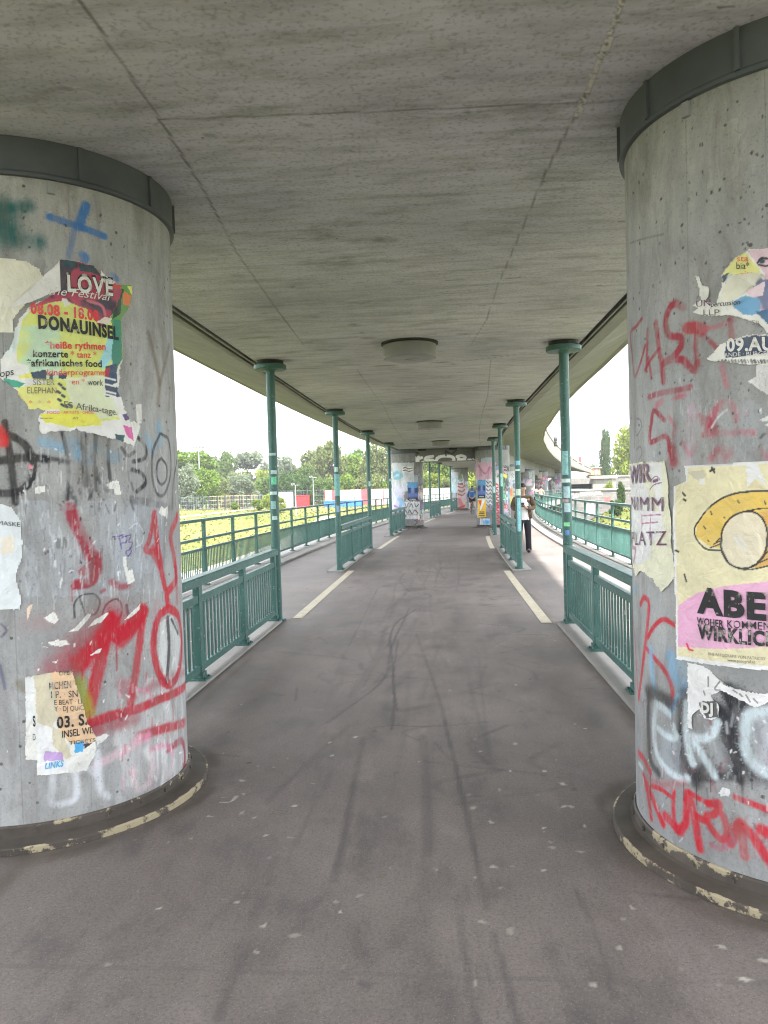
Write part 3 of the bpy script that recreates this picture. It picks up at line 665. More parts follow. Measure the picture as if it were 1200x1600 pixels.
pillar_thing(PL, paint_left(), 'big round concrete pillar at left with torn festival poster and red graffiti', True)
pillar_thing(PR, paint_right(), 'big round concrete pillar at right with cartoon poster and black silver graffiti', True)
# ------------------------------------------------------------------ posters on the two near pillars
def poster(pl, cv, name, label, texts, mats, group='posters pasted on pillars', off=.003, cat='poster'):
    a, b = float(np.mean(cv.A)), float(np.mean(cv.B)); o0 = pl.xyz(np.array(a), np.array(b), off)
    t = empty(name, tuple(o0), 0, label, cat, group)
    cv.build('paper', M['paper'], lambda A, B, L: pl.xyz(A, B, off+L), t, origin=tuple(o0))
    if texts:
        mb = MB()
        for x in texts: text_on(mb, pl, *x[:4], **x[4])
        o = mb.build('lettering', mats, t); o.matrix_parent_inverse = Matrix.Translation(-Vector(o0))
    return t
def K(mi, **kw): return dict(mi=mi, off=.0085, **kw)

# left: the torn festival poster
cv = PL.paper((-10, 395, 225, 705), .0032, 31); Fi, S = cv.fill, cv.stroke
LIME, LEM, MINT = (204, 212, 120), (222, 214, 110), (196, 216, 196)
Fi([(12, 548), (28, 500), (40, 484), (60, 470), (100, 462), (175, 440), (188, 455), (190, 560), (185, 610), (195, 640), (208, 668), (208, 698), (190, 690), (150, 680), (120, 672), (65, 678), (56, 655), (72, 640), (45, 640), (26, 610), (8, 600), (0, 590), (0, 560)], (226, 228, 220), 1, .008, paper=True)
Fi([(34, 500), (60, 475), (120, 470), (176, 480), (176, 560), (160, 600), (186, 655), (150, 660), (92, 655), (95, 600), (30, 590), (26, 545)], LIME, 1, .006)
cv.tint(None, (214, 206, 74), .52, .7, .8, (60, 60), 8, [(60, 480), (176, 490), (172, 560), (60, 560)])
cv.tint(None, (182, 212, 190), .45, .62, .9, (60, 70), 9, [(28, 510), (95, 510), (95, 590), (30, 590)])
Fi([(100, 590), (165, 585), (186, 650), (150, 655), (110, 630)], (208, 222, 190), .9, .01)
Fi([(26, 606), (92, 596), (96, 640), (40, 640)], (228, 222, 128), 1, .006); Fi([(32, 582), (50, 580), (50, 592), (30, 592)], LEM, 1, .003)
Fi([(48, 582), (72, 578), (72, 592), (50, 592)], (54, 72, 96), 1, .006); Fi([(76, 584), (84, 584), (82, 594), (76, 592)], (54, 72, 96), 1, .004); Fi([(92, 584), (104, 582), (104, 592), (92, 592)], (54, 72, 96), 1, .004)
for x, y in ((92, 600), (98, 606), (90, 612), (97, 618), (91, 624), (96, 632), (102, 634), (108, 632)): S([(x, y), (x+3, y+2)], 4, (60, 70, 84), .3, 1, 0)
Fi([(64, 646), (150, 645), (160, 664), (110, 668), (70, 660)], (226, 214, 84), 1, .006)
Fi([(0, 566), (24, 566), (46, 572), (46, 584), (20, 590), (0, 586)], (226, 232, 230), 1, .004)
Fi([(0, 526), (9, 534), (10, 550), (0, 556)], (72, 116, 186), 1, .004); Fi([(6, 592), (22, 594), (40, 600), (30, 606), (8, 604)], (70, 160, 140), 1, .004); Fi([(12, 540), (27, 500), (27, 540), (18, 556), (10, 562)], (202, 232, 238), 1, .006)
# right side: green, sky blue and flame colours
Fi([(172, 445), (206, 445), (206, 470), (190, 500), (190, 560), (184, 575), (172, 560), (174, 500)], (96, 148, 78), 1, .006, paper=True)
Fi([(176, 452), (192, 452), (188, 490), (176, 500)], (36, 62, 54), 1, .005); Fi([(192, 455), (205, 462), (202, 478), (192, 476)], (226, 120, 70), 1, .004); Fi([(198, 447), (206, 447), (206, 462)], (222, 214, 120), 1, .004)
Fi([(178, 500), (188, 500), (188, 568), (176, 572), (172, 540)], (44, 130, 112), 1, .005); Fi([(168, 528), (176, 524), (174, 560), (160, 578), (154, 566), (160, 552)], (150, 206, 222), 1, .005)
Fi([(164, 572), (184, 568), (182, 598), (164, 606)], (54, 74, 104), 1, .005); Fi([(164, 576), (172, 574), (170, 588), (163, 590)], (160, 52, 74), 1, .004); Fi([(164, 596), (184, 606), (188, 620), (166, 620)], (58, 72, 96), 1, .006)
for y in (590, 600, 611, 616): S([(163, y), (180, y+4)], 2.6, (214, 226, 228), .3, 1, 0)
Fi([(186, 616), (192, 622), (202, 642), (196, 640)], (232, 232, 230), 1, .003); Fi([(190, 664), (206, 668), (208, 690), (198, 682)], (206, 92, 160), 1, .004); Fi([(178, 678), (194, 680), (192, 694), (182, 690)], (44, 80, 90), 1, .004)
Fi([(190, 648), (198, 646), (204, 654), (196, 658)], (90, 70, 120), 1, .004)
# dark pink head of the poster
Fi([(93, 406), (124, 408), (146, 416), (160, 432), (178, 442), (190, 455), (180, 480), (170, 500), (156, 512), (148, 500), (136, 484), (112, 474), (98, 470), (60, 478), (44, 484), (58, 474), (92, 455)], (168, 62, 88), 1, .005, paper=True)
cv.tint(None, (52, 56, 72), .5, .58, .95, (44, 50), 12, [(93, 406), (124, 408), (150, 418), (186, 455), (172, 500), (120, 474), (60, 478), (92, 455)])
cv.tint(None, (206, 88, 106), .6, .68, .8, (36, 40), 15, [(100, 460), (165, 462), (170, 500), (140, 490)])
Fi([(98, 408), (122, 412), (110, 418), (96, 414)], (32, 84, 92), .9, .003); Fi([(122, 412), (146, 416), (158, 432), (140, 426), (124, 424)], (44, 64, 74), 1, .004)
Fi([(164, 444), (178, 440), (190, 448), (182, 452), (166, 450)], (196, 64, 62), 1, .004); Fi([(95, 466), (104, 468), (110, 476), (100, 480)], (216, 220, 226), .9, .003)
S([(128, 474), (146, 484), (160, 494)], 5, (120, 56, 78), .5, .9, 0); S([(136, 470), (158, 478), (164, 492)], 4, (200, 110, 130), .5, .9, 0)
Fi([(150, 504), (162, 496), (176, 498), (168, 508)], (222, 206, 196), 1, .003)
# the two white corners that have come away and curl outwards
Fi([(93, 407), (94, 455), (74, 462), (50, 474), (12, 488), (40, 458)], (232, 230, 222), 1, .002, paper=True, lift=((93, 440), (14, 488), .05))
Fi([(155, 420), (164, 432), (180, 442), (168, 446), (160, 440)], (228, 226, 216), 1, .002, paper=True)
T = [('LOVE', (104, 455), (176, 462), 23, K(1, bold=.07)), ('LOVE', (105, 455.5), (175, 462.5), 21.5, dict(mi=0, off=.0105, bold=.03, sp=1.168)), ('the Festival', (76, 461), (172, 471), 11, dict(mi=0, off=.0105, shear=.35)),
     ('08.08 - 18.08', (48, 490), (153, 502), 14, K(2, bold=.04)), ('DONAUINSEL', (60, 513), (184, 531), 17, K(1, bold=.05)), ('*heiße rythmen', (71, 545), (164, 547), 9.5, K(2, bold=.025)),
     ('konzerte', (52, 558), (106, 559), 9.5, K(1, bold=.025)), ('* tanz *', (110, 559), (150, 560), 9, K(2, bold=.01)), ('*afrikanisches food', (42, 573), (158, 574), 9.5, K(1, bold=.025)),
     ('kinderprogramm', (74, 587), (164, 587), 8.5, K(2, bold=.008)), ('en *', (112, 601), (132, 601), 8, K(2)), ('work', (136, 602), (160, 603), 9, K(1)), ('SISTER', (52, 602), (85, 602), 8, K(3)), ('ELEPHAN', (43, 615), (88, 615), 8.5, K(3)),
     ('*', (46, 634), (51, 634), 7, K(4)), ('*', (60, 634), (65, 634), 7, K(4)), ('*', (74, 634), (79, 634), 7, K(4)), ('ES Afrika-tage.', (100, 637), (182, 649), 9, K(3, bold=.01)), ('FOOD · ARTISTS · CHOC', (74, 647), (146, 647), 4, K(4)),
     ('ops', (1, 590), (22, 586), 10, K(1)), ('www.', (62, 655), (84, 655), 3, K(3)), ('.AT', (112, 655), (122, 655), 3, K(3))]
poster(PL, cv, 'torn_poster', 'torn lime green festival poster with pink head reading LOVE on left pillar', T, [M['white'], M['black'], M['red'], M['grey'], M['red']])

# left: peach bill, beige paper, white remains
cv = PL.paper((30, 1040, 160, 1220), .003, 41); Fi = cv.fill
Fi([(39, 1057), (78, 1050), (113, 1049), (120, 1072), (128, 1096), (136, 1128), (150, 1150), (148, 1178), (136, 1204), (58, 1211), (57, 1188), (40, 1186)], (222, 220, 210), 1, .003, paper=True)
Fi([(39, 1057), (52, 1054), (54, 1120), (40, 1124)], (214, 220, 226), 1, .002); Fi([(53, 1054), (80, 1050), (92, 1120), (80, 1138), (58, 1128)], (196, 188, 164), 1, .005)
Fi([(79, 1050), (114, 1049), (120, 1072), (128, 1096), (136, 1128), (150, 1150), (146, 1160), (110, 1162), (92, 1138), (90, 1110), (84, 1080)], (236, 182, 146), 1, .004); Fi([(82, 1136), (98, 1142), (112, 1180), (104, 1186), (80, 1162)], (200, 192, 168), 1, .004)
Fi([(58, 1130), (80, 1136), (84, 1168), (104, 1186), (110, 1204), (58, 1211)], (222, 224, 226), 1, .003); Fi([(116, 1160), (130, 1158), (130, 1174), (116, 1176)], (74, 158, 208), 1, .005); Fi([(130, 1162), (144, 1160), (140, 1164), (132, 1170)], (50, 44, 46), 1, .002)
Fi([(70, 1174), (98, 1176), (100, 1188), (70, 1190)], (176, 140, 196), .9, .006)
T = [('OPEN', (92, 1055), (114, 1053), 6, K(0, bold=.01)), ('MCHEN', (77, 1077), (111, 1074), 10, K(0, bold=.012)), ('I P. · SN', (80, 1090), (121, 1088), 9, K(0, bold=.012)), ('E BEAT · LI', (85, 1101), (127, 1099), 7, K(0)), ('Y · DJ QUIC', (85, 1111), (130, 1109), 7, K(0)),
     ('03. S.', (89, 1137), (136, 1131), 15, K(0, bold=.03)), ('INSEL WI.', (97, 1152), (144, 1145), 9.5, K(0, bold=.012)), ('TICKETS', (108, 1163), (148, 1158), 5, K(0)), ('S', (52, 1134), (56, 1134), 14, K(0, bold=.03)), ('D', (52, 1156), (56, 1156), 9, K(0)), ('LINKS', (70, 1201), (100, 1196), 8, K(1, bold=.03, shear=.25)), ('LINZ', (112, 1203), (136, 1196), 9, K(2, bold=.02, shear=.2))]
poster(PL, cv, 'torn_bill', 'small torn peach and white event bill low on left pillar', T, [M['black'], M['blue'], M['white']])
cv = PL.paper((-60, 395, 70, 530), .006, 43)
cv.fill([(-50, 404), (10, 403), (40, 406), (62, 420), (72, 440), (40, 480), (20, 500), (24, 520), (-50, 528)], (212, 210, 196), 1, .004, paper=True)
poster(PL, cv, 'paper_remnant', 'blank rounded beige paper left behind the peeled festival poster corner', [], [], off=.0015, cat='paper')
cv = PL.paper((-70, 770, 40, 960), .006, 44); cv.fill([(-60, 790), (0, 786), (20, 794), (34, 812), (36, 870), (26, 905), (34, 930), (34, 952), (-60, 952)], (205, 211, 220), 1, .006, paper=True)
cv.fill([(2, 840), (20, 836), (22, 862), (4, 868)], (222, 206, 190), .9, .006)
poster(PL, cv, 'paper_remnant', 'white blank torn sheet at left edge of left pillar beside red S', [('MASKE', (-2, 820), (32, 823), 6, K(0))], [M['black']], off=.002, cat='paper')

# right: the cartoon poster
cv = PR.paper((1046, 715, 1330, 1075), .0036, 51); Fi, S = cv.fill, cv.stroke
Fi([(1053, 760), (1072, 752), (1070, 727), (1160, 722), (1300, 712), (1330, 1072), (1200, 1048), (1058, 1030)], (228, 228, 226), 1, .0015, paper=True)
Fi([(1056, 756), (1075, 754), (1076, 731), (1160, 727), (1300, 718), (1326, 1058), (1200, 1040), (1061, 1024)], (220, 208, 172), 1, .001)
Fi([(1061, 946), (1090, 926), (1130, 916), (1200, 908), (1330, 900), (1330, 1010), (1200, 1010), (1130, 1014), (1061, 1010)], (226, 164, 194), 1, .001)
Fi([(1059, 946), (1100, 924), (1130, 916), (1330, 898), (1330, 890), (1058, 900)], (216, 206, 174), 0)
Fi([(1090, 818), (1098, 806), (1115, 788), (1140, 774), (1170, 768), (1215, 768), (1260, 790), (1268, 830), (1240, 850), (1150, 858), (1110, 854), (1088, 838)], (226, 184, 92), 1, .001)
S([(1128, 860), (1105, 858), (1089, 842), (1086, 826), (1094, 812), (1112, 790), (1140, 774), (1172, 768), (1220, 769), (1262, 792), (1270, 830)], 2.6, (40, 40, 44), .15, 1, 0)
Fi([(1127, 850), (1132, 825), (1148, 806), (1170, 798), (1190, 806), (1198, 830), (1196, 860), (1184, 880), (1165, 886), (1145, 882), (1132, 868)], (226, 206, 182), 1, .0008)
Fi([(1188, 800), (1240, 796), (1262, 810), (1260, 850), (1230, 880), (1180, 888), (1200, 850), (1198, 820)], (206, 164, 88), 1, .001)
S([(1127, 852), (1130, 828), (1144, 808), (1168, 799), (1188, 806), (1199, 830), (1196, 862), (1182, 882), (1162, 888), (1142, 882), (1130, 866), (1127, 852)], 2.8, (40, 40, 44), .15, 1, 0)
for p in ([(1128, 858), (1142, 882), (1166, 890), (1200, 884), (1240, 870)], [(1175, 884), (1210, 868), (1226, 850)], [(1184, 878), (1212, 850)], [(1168, 798), (1200, 794), (1240, 800)], [(1110, 856), (1126, 850)], [(1116, 850), (1126, 845)], [(1120, 846), (1126, 841)]): S(p, 2, (40, 40, 44), .2, 1, 0)
for p in ([(1111, 799), (1113, 804)], [(1153, 782), (1156, 786)], [(1195, 783), (1197, 788)], [(1100, 822), (1103, 826)], [(1133, 808), (1134, 809)], [(1106, 844), (1109, 846)]): S(p, 2, (60, 52, 44), .2, 1, 0)
S([(1148, 840), (1158, 852), (1166, 861)], 3.5, (236, 228, 216), .5, .9, 0); S([(1154, 836), (1166, 852)], 2, (236, 228, 216), .5, .9, 0); S([(1108, 770), (1106, 800)], 5, (210, 198, 166), .8, .5)
for p in ([(1068, 770), (1072, 774)], [(1069, 780), (1072, 782)], [(1058, 860), (1061, 862)], [(1071, 898), (1074, 908)], [(1110, 736), (1117, 733)], [(1113, 731), (1117, 738)]): S(p, 3.4, (44, 44, 46), .2, 1, 0)
S([(1075, 1006), (1078, 1014), (1083, 1016)], 3.4, (214, 50, 84), .2, 1, 0)
Fi([(1076, 738), (1100, 734), (1104, 742), (1098, 752), (1086, 748)], (186, 180, 164), .8, .003); Fi([(1094, 748), (1102, 748), (1102, 758), (1094, 756)], (232, 230, 226), .9, .003)
Fi([(1166, 724), (1184, 722), (1190, 740), (1200, 762), (1184, 748), (1168, 760)], (220, 220, 222), 1, .003); Fi([(1168, 762), (1180, 748), (1196, 764)], (206, 194, 160), 1, .002)
T = [('ABER', (1091, 955), (1246, 971), 34, K(0, bold=.05)), ('WOHER', (1091, 975), (1132, 980), 10, K(0, bold=.02)), ('KOMMEN', (1138, 980), (1204, 984), 10.5, K(0, bold=.006, sp=1.1)), ('WIRKLICH', (1092, 996), (1216, 1010), 19, K(0, bold=.045)),
     ('EINE PATOGRAFIE VON PATRICIO', (1108, 1023), (1196, 1031), 4, K(1)), ('www.patograf.at', (1138, 1033), (1181, 1036), 4, K(1))]
poster(PR, cv, 'cartoon_poster', 'cream and pink poster with yellow potato drawing and bold ABER lettering', T, [M['black'], M['grey']])
# right: plum lettered paper beside it
cv = PR.paper((980, 710, 1062, 930), .0036, 52); Fi, S = cv.fill, cv.stroke
Fi([(985, 725), (1000, 722), (1040, 718), (1046, 760), (1050, 800), (1054, 900), (1048, 912), (1036, 925), (1020, 905), (1003, 892), (996, 900), (990, 880)], (222, 214, 190), 1, .006, paper=True)
Fi([(986, 728), (1004, 726), (1020, 720), (1034, 722), (1034, 790), (1038, 830), (1020, 850), (1018, 870), (998, 885), (990, 868)], (220, 218, 220), 1, .004); Fi([(994, 722), (1008, 722), (1022, 760), (1030, 800), (1024, 800), (1010, 760)], (222, 214, 190), 1, .002)
for p in ([(1018, 750), (1026, 744), (1032, 750)], [(1016, 765), (1022, 758), (1034, 754)]): S(p, 1.6, (110, 60, 104), .3, 1, 0)
S([(1022, 752), (1028, 750)], 5, (104, 58, 98), .3, 1, 0); S([(990, 855), (994, 858), (992, 878)], 6, (150, 70, 110), .4, .9, .2)
for p in ([(1017, 804), (1016, 842)], [(1004, 804), (1005, 840)], [(1004, 806), (1034, 804)], [(1004, 818), (1028, 816)]): S(p, 2, (176, 92, 150), .3, .95, 0)
T = [('NIMM', (989, 796), (1039, 799), 20, K(0, sp=1.12)), ('PLATZ', (990, 851), (1044, 852), 20, K(0, sp=1.12)), ('WIR', (988, 756), (1020, 752), 26, K(0, bold=.02))]
poster(PR, cv, 'torn_poster', 'narrow cream paper with plum capitals NIMM PLATZ at edge of right pillar', T, [M['purple']], off=.002)
# right: torn remains higher up
cv = PR.paper((1080, 385, 1300, 535), .0034, 53); Fi, S = cv.fill, cv.stroke
Fi([(1087, 430), (1094, 432), (1099, 446), (1110, 448), (1110, 464), (1104, 472), (1120, 472), (1128, 440), (1127, 430), (1150, 402), (1170, 390), (1300, 385), (1300, 520), (1200, 520), (1185, 508), (1165, 500), (1140, 494), (1100, 494), (1083, 490), (1092, 482), (1083, 478), (1096, 470), (1094, 455)], (224, 222, 212), 1, .004, paper=True)
Fi([(1128, 430), (1150, 404), (1164, 394), (1184, 418), (1190, 430), (1150, 432)], (232, 214, 140), 1, .002); Fi([(1126, 432), (1140, 426), (1134, 438), (1130, 442)], (70, 76, 96), 1, .002); Fi([(1136, 432), (1146, 428), (1140, 440), (1132, 446)], (150, 190, 214), 1, .003)
Fi([(1168, 392), (1188, 390), (1300, 388), (1300, 500), (1190, 500), (1176, 470), (1196, 430), (1180, 410)], (206, 178, 192), 1, .004)
cv.tint(None, (96, 110, 150), .5, .6, .9, (40, 50), 21, [(1180, 440), (1300, 430), (1300, 500), (1190, 500), (1176, 470)]); cv.tint(None, (190, 90, 136), .54, .62, .8, (30, 40), 22, [(1180, 400), (1300, 400), (1300, 500), (1190, 490)])
Fi([(1148, 470), (1166, 462), (1190, 470), (1186, 492), (1160, 492), (1148, 482)], (110, 158, 196), 1, .006); Fi([(1166, 455), (1196, 440), (1194, 462), (1176, 466)], (222, 196, 206), 1, .004); Fi([(1180, 488), (1200, 484), (1300, 480), (1300, 510), (1200, 506)], (54, 100, 140), 1, .005)
S([(1184, 411), (1190, 404), (1204, 405)], 3, (34, 34, 40), .2, 1, 0); S([(1186, 414), (1198, 416), (1206, 410)], 2.4, (34, 34, 40), .2, 1, 0); S([(1190, 409), (1193, 409)], 5, (40, 70, 90), .3, 1, 0)
Fi([(1140, 432), (1180, 428), (1196, 430), (1180, 446), (1160, 460), (1150, 470), (1126, 472), (1132, 446)], (218, 214, 200), 1, .003, lift=((1150, 470), (1190, 428), .035))
T = [('sta', (1153, 409), (1170, 409), 8, K(0)), ('bia*', (1152, 421), (1172, 421), 9, K(1)), ('pits', (1158, 434), (1177, 432), 8, K(0)), ('percussion', (1112, 480), (1158, 476), 7, K(1, shear=.2)), ('LLP', (1101, 493), (1126, 493), 8, K(2)), ('SIL.', (1176, 508), (1192, 511), 7, K(2)), ('UN', (1090, 480), (1112, 478), 9, K(3))]
poster(PR, cv, 'torn_poster', 'ragged poster remains with painted face and eye, highest paper on right pillar', T, [M['red'], M['black'], M['grey'], M['purple']])
cv = PR.paper((1096, 515, 1300, 575), .0034, 54); Fi, S = cv.fill, cv.stroke
Fi([(1103, 561), (1116, 552), (1124, 541), (1140, 532), (1165, 524), (1200, 521), (1300, 515), (1300, 568), (1200, 572), (1170, 570), (1130, 566), (1112, 567)], (226, 224, 212), 1, .005, paper=True)
Fi([(1132, 552), (1136, 536), (1160, 528), (1176, 525), (1200, 524), (1300, 520), (1300, 552), (1200, 552), (1170, 556), (1134, 560)], (62, 74, 100), 1, .004)
for i in range(16): S([(1124+i*5, 563), (1126+i*5, 567)], 3.2 if i % 3 else 1.5, (60, 62, 66), .3, .9, .2)
T = [('09.AUG', (1137, 549), (1232, 547), 17, K(0, bold=.035)), ('ANDE · BURGEN', (1133, 558), (1206, 555), 5.5, K(0))]
poster(PR, cv, 'torn_poster', 'dark blue torn paper strip with white date 09.AU on right pillar', T, [M['white']])
cv = PR.paper((1070, 1030, 1300, 1135), .0034, 55); Fi, S = cv.fill, cv.stroke
Fi([(1076, 1034), (1100, 1040), (1114, 1050), (1140, 1070), (1168, 1080), (1200, 1083), (1300, 1090), (1300, 1110), (1200, 1098), (1180, 1106), (1150, 1090), (1130, 1080), (1112, 1086), (1124, 1100), (1124, 1120), (1112, 1126), (1100, 1122), (1094, 1108), (1084, 1118), (1084, 1140), (1076, 1150)], (222, 223, 224), 1, .005, paper=True)
Fi([(1092, 1096), (1120, 1094), (1122, 1120), (1104, 1122)], (46, 46, 50), .9, .005)
for p in ([(1107, 1058), (1107, 1072)], [(1126, 1064), (1118, 1076), (1126, 1078)], [(1132, 1068), (1140, 1072)], [(1146, 1078), (1152, 1082)], [(1166, 1086), (1172, 1096)], [(1100, 1080), (1102, 1086)], [(1178, 1092), (1184, 1098)], [(1156, 1084), (1160, 1088)]): S(p, 2.2, (64, 66, 78), .3, .9, .1)
T = [('DJ', (1097, 1112), (1116, 1114), 13, K(0, bold=.06))]
poster(PR, cv, 'torn_bill', 'tattered white bill remains under the cartoon poster on right pillar', T, [M['white']], off=.002)

# ------------------------------------------------------------------ walkway, kerbs, painted lines (the setting)
def floor_ab(px, py):
    p = at_z(px, py); t, u = tu(p); return u, t, math.dist((0, 0, EYE), p)/F_PX
UL, UR = -3.42, 3.45
Bt = list(np.arange(-22, 1.0, .5)); t = 1.0
while t < 26: Bt.append(t); t += max(.0062, .0042*t)
Bt += list(np.arange(t, 108, .35))
cv = Canvas(np.linspace(UL, UR, 470), Bt, floor_ab, 61); S, Fi = cv.stroke, cv.fill
TY = (70, 67, 68)
for p, w, a in (([(568, 1152), (556, 1210), (540, 1300), (522, 1375)], 9, .5), ([(660, 1150), (668, 1300), (664, 1420), (660, 1590)], 16, .32), ([(650, 990), (682, 1080), (705, 1170), (735, 1300), (760, 1420)], 5, .55), ([(640, 950), (612, 1010), (600, 1060), (512, 1130)], 3.5, .5),
                ([(610, 1000), (616, 1080), (612, 1140)], 3.2, .55), ([(622, 1000), (614, 1060), (620, 1110)], 2.4, .5), ([(632, 895), (625, 908), (640, 925)], 1.8, .6), ([(650, 952), (618, 975), (606, 1010)], 2.6, .6), ([(718, 1432), (728, 1500), (745, 1600)], 9, .4), ([(770, 1460), (790, 1530), (815, 1620)], 10, .4),
                ([(900, 1390), (930, 1460), (960, 1560)], 6, .3), ([(430, 1340), (400, 1420), (360, 1530), (340, 1590)], 14, .35), ([(578, 1138), (612, 1134), (680, 1135), (760, 1128)], 4, .45), ([(680, 1160), (710, 1190), (760, 1190)], 3, .5), ([(590, 920), (570, 960), (545, 1010)], 2, .4), ([(530, 1010), (600, 990), (690, 985)], 2, .35), ([(560, 960), (640, 940), (730, 950)], 2, .35),
                ([(520, 1070), (600, 1060), (760, 1065)], 2.6, .35), ([(640, 1050), (600, 1090), (618, 1110), (680, 1100)], 16, .25), ([(480, 1150), (560, 1090)], 3, .3), ([(464, 1075), (462, 1095)], 2.4, .5), ([(700, 1010), (750, 1015), (790, 1000)], 2, .3)):
    S(p, w*1.1, (58, 55, 56), .5, a*1.05, .45)
r = np.random.default_rng(17)
for i in range(70):                                                               # scuffs and skids
    u, t = r.uniform(-1.3, 1.3), r.uniform(4, 16); L = r.uniform(.2, .9)
    cv.stroke_ab([(u, t), (u+r.normal(0, .25), t+L*.5), (u+r.normal(0, .4), t+L)], r.uniform(.015, .05), (58, 55, 56), .6, r.uniform(.15, .4), .5)
for i in range(95):                                                               # the worn band down the middle
    u, t = r.normal(-.1, .42), r.uniform(2.4, 22); L = r.uniform(.8, 3.2); k = r.normal(0, .10)
    cv.stroke_ab([(u, t), (u+k, t+L*.5), (u+k*1.6+r.normal(0, .05), t+L)], r.uniform(.012, .06), (66, 62, 62), .7, r.uniform(.10, .30), .5)
for i in range(30):
    u, t = r.uniform(-1.5, 1.5), r.uniform(2, 20); cv.stroke_ab([(u, t), (u+r.uniform(.1, .7), t+r.normal(0, .06))], r.uniform(.01, .03), (62, 58, 58), .6, .45, .5)
GUM = [(180, 1182), (448, 1186), (520, 1180), (514, 1161), (467, 1108), (555, 1151), (460, 1260), (396, 1278), (377, 1271), (413, 1306), (450, 1308), (373, 1410), (414, 1446), (455, 1462), (524, 1409), (532, 1424), (402, 1488), (610, 1356), (680, 1358), (768, 1355), (742, 1371), (800, 1354), (753, 1440), (798, 1458), (743, 1539), (926, 1537), (969, 1483), (990, 1420), (852, 1293), (850, 1300), (915, 1292), (860, 1316), (864, 1324), (908, 1331), (852, 1359), (840, 1243), (881, 1226), (893, 1261), (880, 1261), (805, 1161), (809, 1148), (788, 1150), (750, 1174), (655, 1190), (798, 1205), (780, 1233), (868, 1187), (850, 1205), (915, 1138), (739, 1262), (768, 1286), (487, 1225), (380, 1240), (350, 1246), (380, 1220), (404, 1196), (330, 1276), (300, 1310), (500, 1110), (806, 1070), (510, 1050), (1126, 1478), (1162, 1530), (1190, 1500), (420, 1340), (380, 1395), (245, 1420)]
for x, y in GUM:
    u, t, k = floor_ab(x, y); w = r.uniform(.013, .028); g = r.integers(0, 44); cv.stroke_ab([(u, t), (u+r.normal(0, .008), t+r.normal(0, .01))], w, (138+g, 134+g, 122+g), .3, .8, .2)
for i in range(260):
    u, t = r.uniform(-2.4, 2.4), r.uniform(1.6, 16); cv.stroke_ab([(u, t), (u+.005, t+.006)], r.uniform(.008, .026), (142, 138, 130) if r.random() < .7 else (70, 66, 66), .3, r.uniform(.4, .8), .2)
S([(345, 1253), (362, 1252), (370, 1243)], 4, (190, 186, 176), .3, .8, .5)
S([(565, 1536), (575, 1540)], 16, (68, 64, 64), .7, .5, .3)
EDGE_TONE = (74, 66, 58)
for u, w in ((-3.38, .16), (3.41, .16), (-1.62, .10), (1.62, .09)):                # soft brown streaks darken the floor along the edges
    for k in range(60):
        t = r.uniform(2, 24); cv.stroke_ab([(u+r.normal(0, .03), t), (u+r.normal(0, .03), t+r.uniform(.3, 1.2))], w*r.uniform(.4, 1.1), EDGE_TONE, .9, r.uniform(.12, .4), .6)
for pl in (PL, PR):  # soft brown arcs darken the floor around the pillar bases
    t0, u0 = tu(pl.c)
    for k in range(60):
        a = r.uniform(0, 6.28); rr = .90+abs(r.normal(0, .04)); cv.stroke_ab([(u0+rr*math.cos(a+d), t0+rr*math.sin(a+d)) for d in (0, .12, .25)], r.uniform(.03, .09), EDGE_TONE, .9, r.uniform(.2, .5), .5)
for k in range(150):                                                              # bits of litter and leaf
    s_ = r.choice([-1, 1]); u = s_*abs(r.normal(1.75, .35)) if k % 2 else r.uniform(-1.6, 1.6); t = r.uniform(2, 20); w = r.uniform(.008, .02)
    cv.stroke_ab([(u, t), (u+r.normal(0, .02), t+r.normal(0, .02))], w, [(96, 78, 52), (60, 54, 48), (176, 170, 158), (120, 104, 74)][r.integers(4)], .25, .9, 0)
for j in range(9):                                                                # faint day joints
    t = 2.6+j*6.1; cv.stroke_ab([(-3.4, t), (-1, t+.02), (1, t-.01), (3.4, t+.02)], .02, (84, 80, 78), .5, .4, .4, False)
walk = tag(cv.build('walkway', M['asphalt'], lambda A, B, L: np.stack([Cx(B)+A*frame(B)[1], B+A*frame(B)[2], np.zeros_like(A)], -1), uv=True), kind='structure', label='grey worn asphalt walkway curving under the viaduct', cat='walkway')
def strip(mb, ts, prof, mi=0, mis=None, smooth=False):
    pr = [prof(t) for t in ts]; n = len(pr[0])
    vs = [P(t, u, z) for t, p in zip(ts, pr) for u, z in p]
    for j in range(n-1):
        mb.add([vs[i*n+k] for i in range(len(ts)) for k in (j, j+1)], [(2*i, 2*i+1, 2*i+3, 2*i+2) for i in range(len(ts)-1)], mis[j] if mis else mi, smooth)
TS = list(np.arange(-22, 108.1, 1.0))
kl = MB(); strip(kl, TS, lambda t: [(UL-.002, .003), (UL-.004, .055), (UL-.02, .065), (-3.72, .068), (-3.73, .055), (-3.75, .055), (-3.76, .068), (-4.2, .07), (-4.22, .055), (-4.22, -.35), (-3.9, -.4), (-3.3, -.62)])
tag(kl.build('kerb', M['kerb']), kind='structure', label='pale concrete kerb along left railing', cat='kerb')
kr = MB(); strip(kr, TS, lambda t: [(UR+.002, .003), (UR+.004, .055), (UR+.02, .065), (3.80, .068), (3.81, .05), (3.84, .05), (3.85, .068), (4.34, .07), (4.36, .055), (4.36, -.35), (4.0, -.4), (3.4, -.62)])
tag(kr.build('kerb', M['kerb']), kind='structure', label='pale concrete kerb along right railing', cat='kerb')
sb = MB(); strip(sb, TS, lambda t: [(-3.3, -.62), (3.4, -.62)]); tag(sb.build('walkway_slab', M['slab']), kind='structure')
LPOST = [9.92, 15.98, 21.85, 27.55]; RPOST = [9.42, 15.5, 21.08, 26.72]
